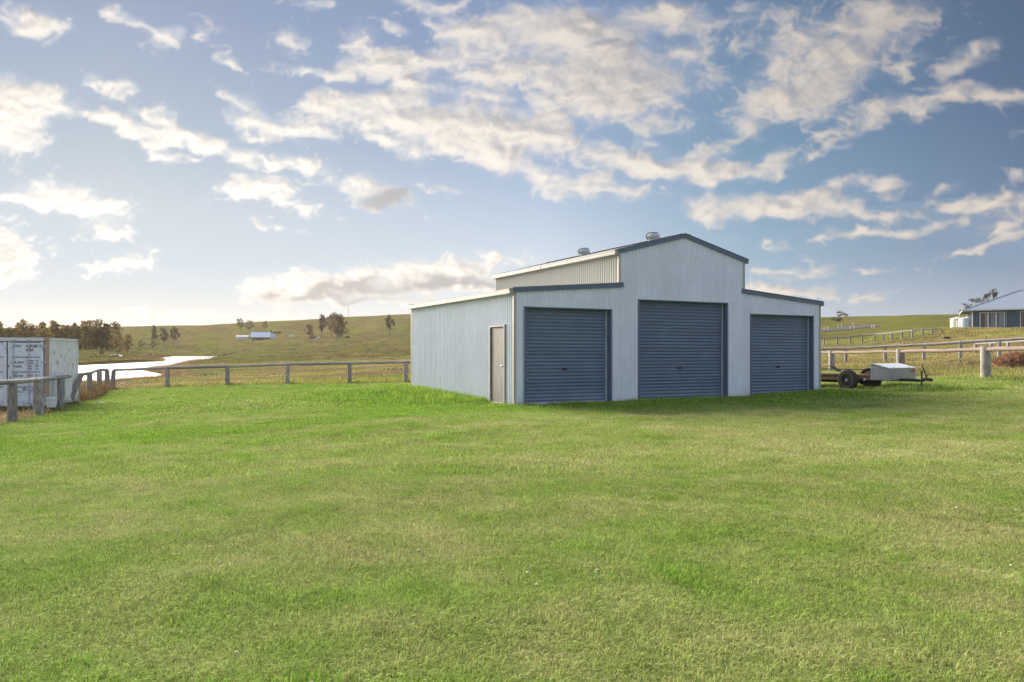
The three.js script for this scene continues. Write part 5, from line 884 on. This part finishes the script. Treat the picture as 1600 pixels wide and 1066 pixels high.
// rough pasture beyond the fences
const rough = tag(new THREE.Group(), 'rough tan and green pasture grass beyond the fences', 'grass', null, 'stuff'); rough.name = 'pasture_grass'; scene.add(rough);
{
  const out = [], c0 = new THREE.Color();
  for (let i = 0; i < 150000; i++) {
    const D = Math.sqrt(20 * 20 + (125 * 125 - 400) * Math.pow(rnd(), 1.25)), x = (rnd() * 2 - 1) * 0.69 * D, z = -D;
    if (beyondFence(x, z) < 0.1 || !openGround(x, z) || (x < 0 && D > 45 && damDistance(x, z) < 1.2) || n2(x / 4 + 50, z / 3) < -0.45) continue;
    if (x > HOUSE.x - 1.5 && z < HOUSE.z + 0.5 && z > HOUSE.z - 12) continue;
    groundColor(x, z, c0); out.push([x, z, rr(0.8, 1.3) * (1 + D / 90), rr(0.5, 1.2) * (D > 60 ? 0.7 : 1), c0.clone().multiplyScalar(rr(0.85, 1.5))]);
  }
  for (let i = 0; i < 9000; i++) {                             // sedge along the water's edge
    const k = Math.floor(rnd() * damShape.length), a = damShape[k], q = damShape[(k + 1) % damShape.length], t = rnd(), x = lerp(a[0], q[0], t) + rr(-1.2, 1.2), z = lerp(a[1], q[1], t) + rr(-1.5, 1.5), s = damDistance(x, z);
    if (s > -0.1 && s < 1.6 && z > -200 && n2(x / 5, z / 7) > -0.15) { out.push([x, z, rr(0.9, 1.5), rr(0.8, 2), lin(0.3, 0.22, 0.11).multiplyScalar(rr(0.7, 1.3))]); }
  }
  sow('tussock', [clump(20, 0.26, 0.13, 0.014, 0.12, 0.7), clump(22, 0.26, 0.16, 0.015, 0.2, 0.6)], out, rough);
}
// scattered coarse tufts on the hills, too many to count
{
  const out = [], c0 = new THREE.Color();
  for (let i = 0; i < 5200; i++) {
    const D = 60 + 380 * Math.pow(rnd(), 0.8), x = (rnd() * 2 - 1) * 0.69 * D, z = -D;
    if (x < 0 && D < 340 && damDistance(x, z) < 3) continue;
    if (n2(x / 30 + 20, z / 30) < -0.1 || (x > HOUSE.x - 8 && z < HOUSE.z + 8)) continue;
    groundColor(x, z, c0); out.push([x, z, rr(1.6, 3.6) * (0.7 + D / 300), rr(0.5, 1), c0.clone().lerp(lin(0.09, 0.1, 0.04), rr(0.2, 0.8))]);
  }
  sow('coarse_tuft', [clump(22, 0.3, 0.14, 0.03, 0.1, 0.7), clump(22, 0.3, 0.16, 0.03, 0.2, 0.8)], out, rough);
}
// dry weeds standing along the left fence and round the post feet
{
  const w = tag(new THREE.Group(), 'dry reddish brown weeds along the foot of the left fence', 'weeds', null, 'stuff'); w.name = 'dry_weeds'; scene.add(w);
  const spots = [], br = lin(0.21, 0.145, 0.08), tan2 = lin(0.24, 0.17, 0.085), put = (x, z, s, hs) => spots.push([x, z, s, hs, br.clone().lerp(tan2, rnd()).multiplyScalar(rr(0.7, 1.2))]);
  for (let i = 0; i < 420; i++) { const t = rr(0.42, 0.97), dens = ss(0.4, 0.6, t); if (rnd() > 0.35 + 0.65 * dens) continue; put(lerp(leftA[0], cornerPost[0], t) + rr(-0.9, 0.35), lerp(leftA[1], cornerPost[1], t) + rr(-0.5, 0.5), rr(0.8, 1.3), rr(0.35, 1) * (t < 0.85 ? 1 : 0.75)); }
  for (let i = 0; i < 260; i++) { const t = rr(-0.3, 0.5); put(lerp(leftA[0], cornerPost[0], t) + rr(-0.4, 0.3), lerp(leftA[1], cornerPost[1], t) + rr(-0.3, 0.3), rr(0.5, 0.9), rr(0.1, 0.3)); }
  for (const p of backLine) for (let i = 0; i < 26; i++) put(p[0] + rr(-0.1, 0.8), p[2] + rr(-0.3, 0.3), rr(0.5, 0.8), rr(0.15, 0.5));
  sow('weed_stalks', [clump(16, 0.2, 0.85, 0.012, 0, 0.45), clump(18, 0.22, 0.75, 0.014, 0, 0.6)], spots, w);
}
renderer.render(scene, camera);
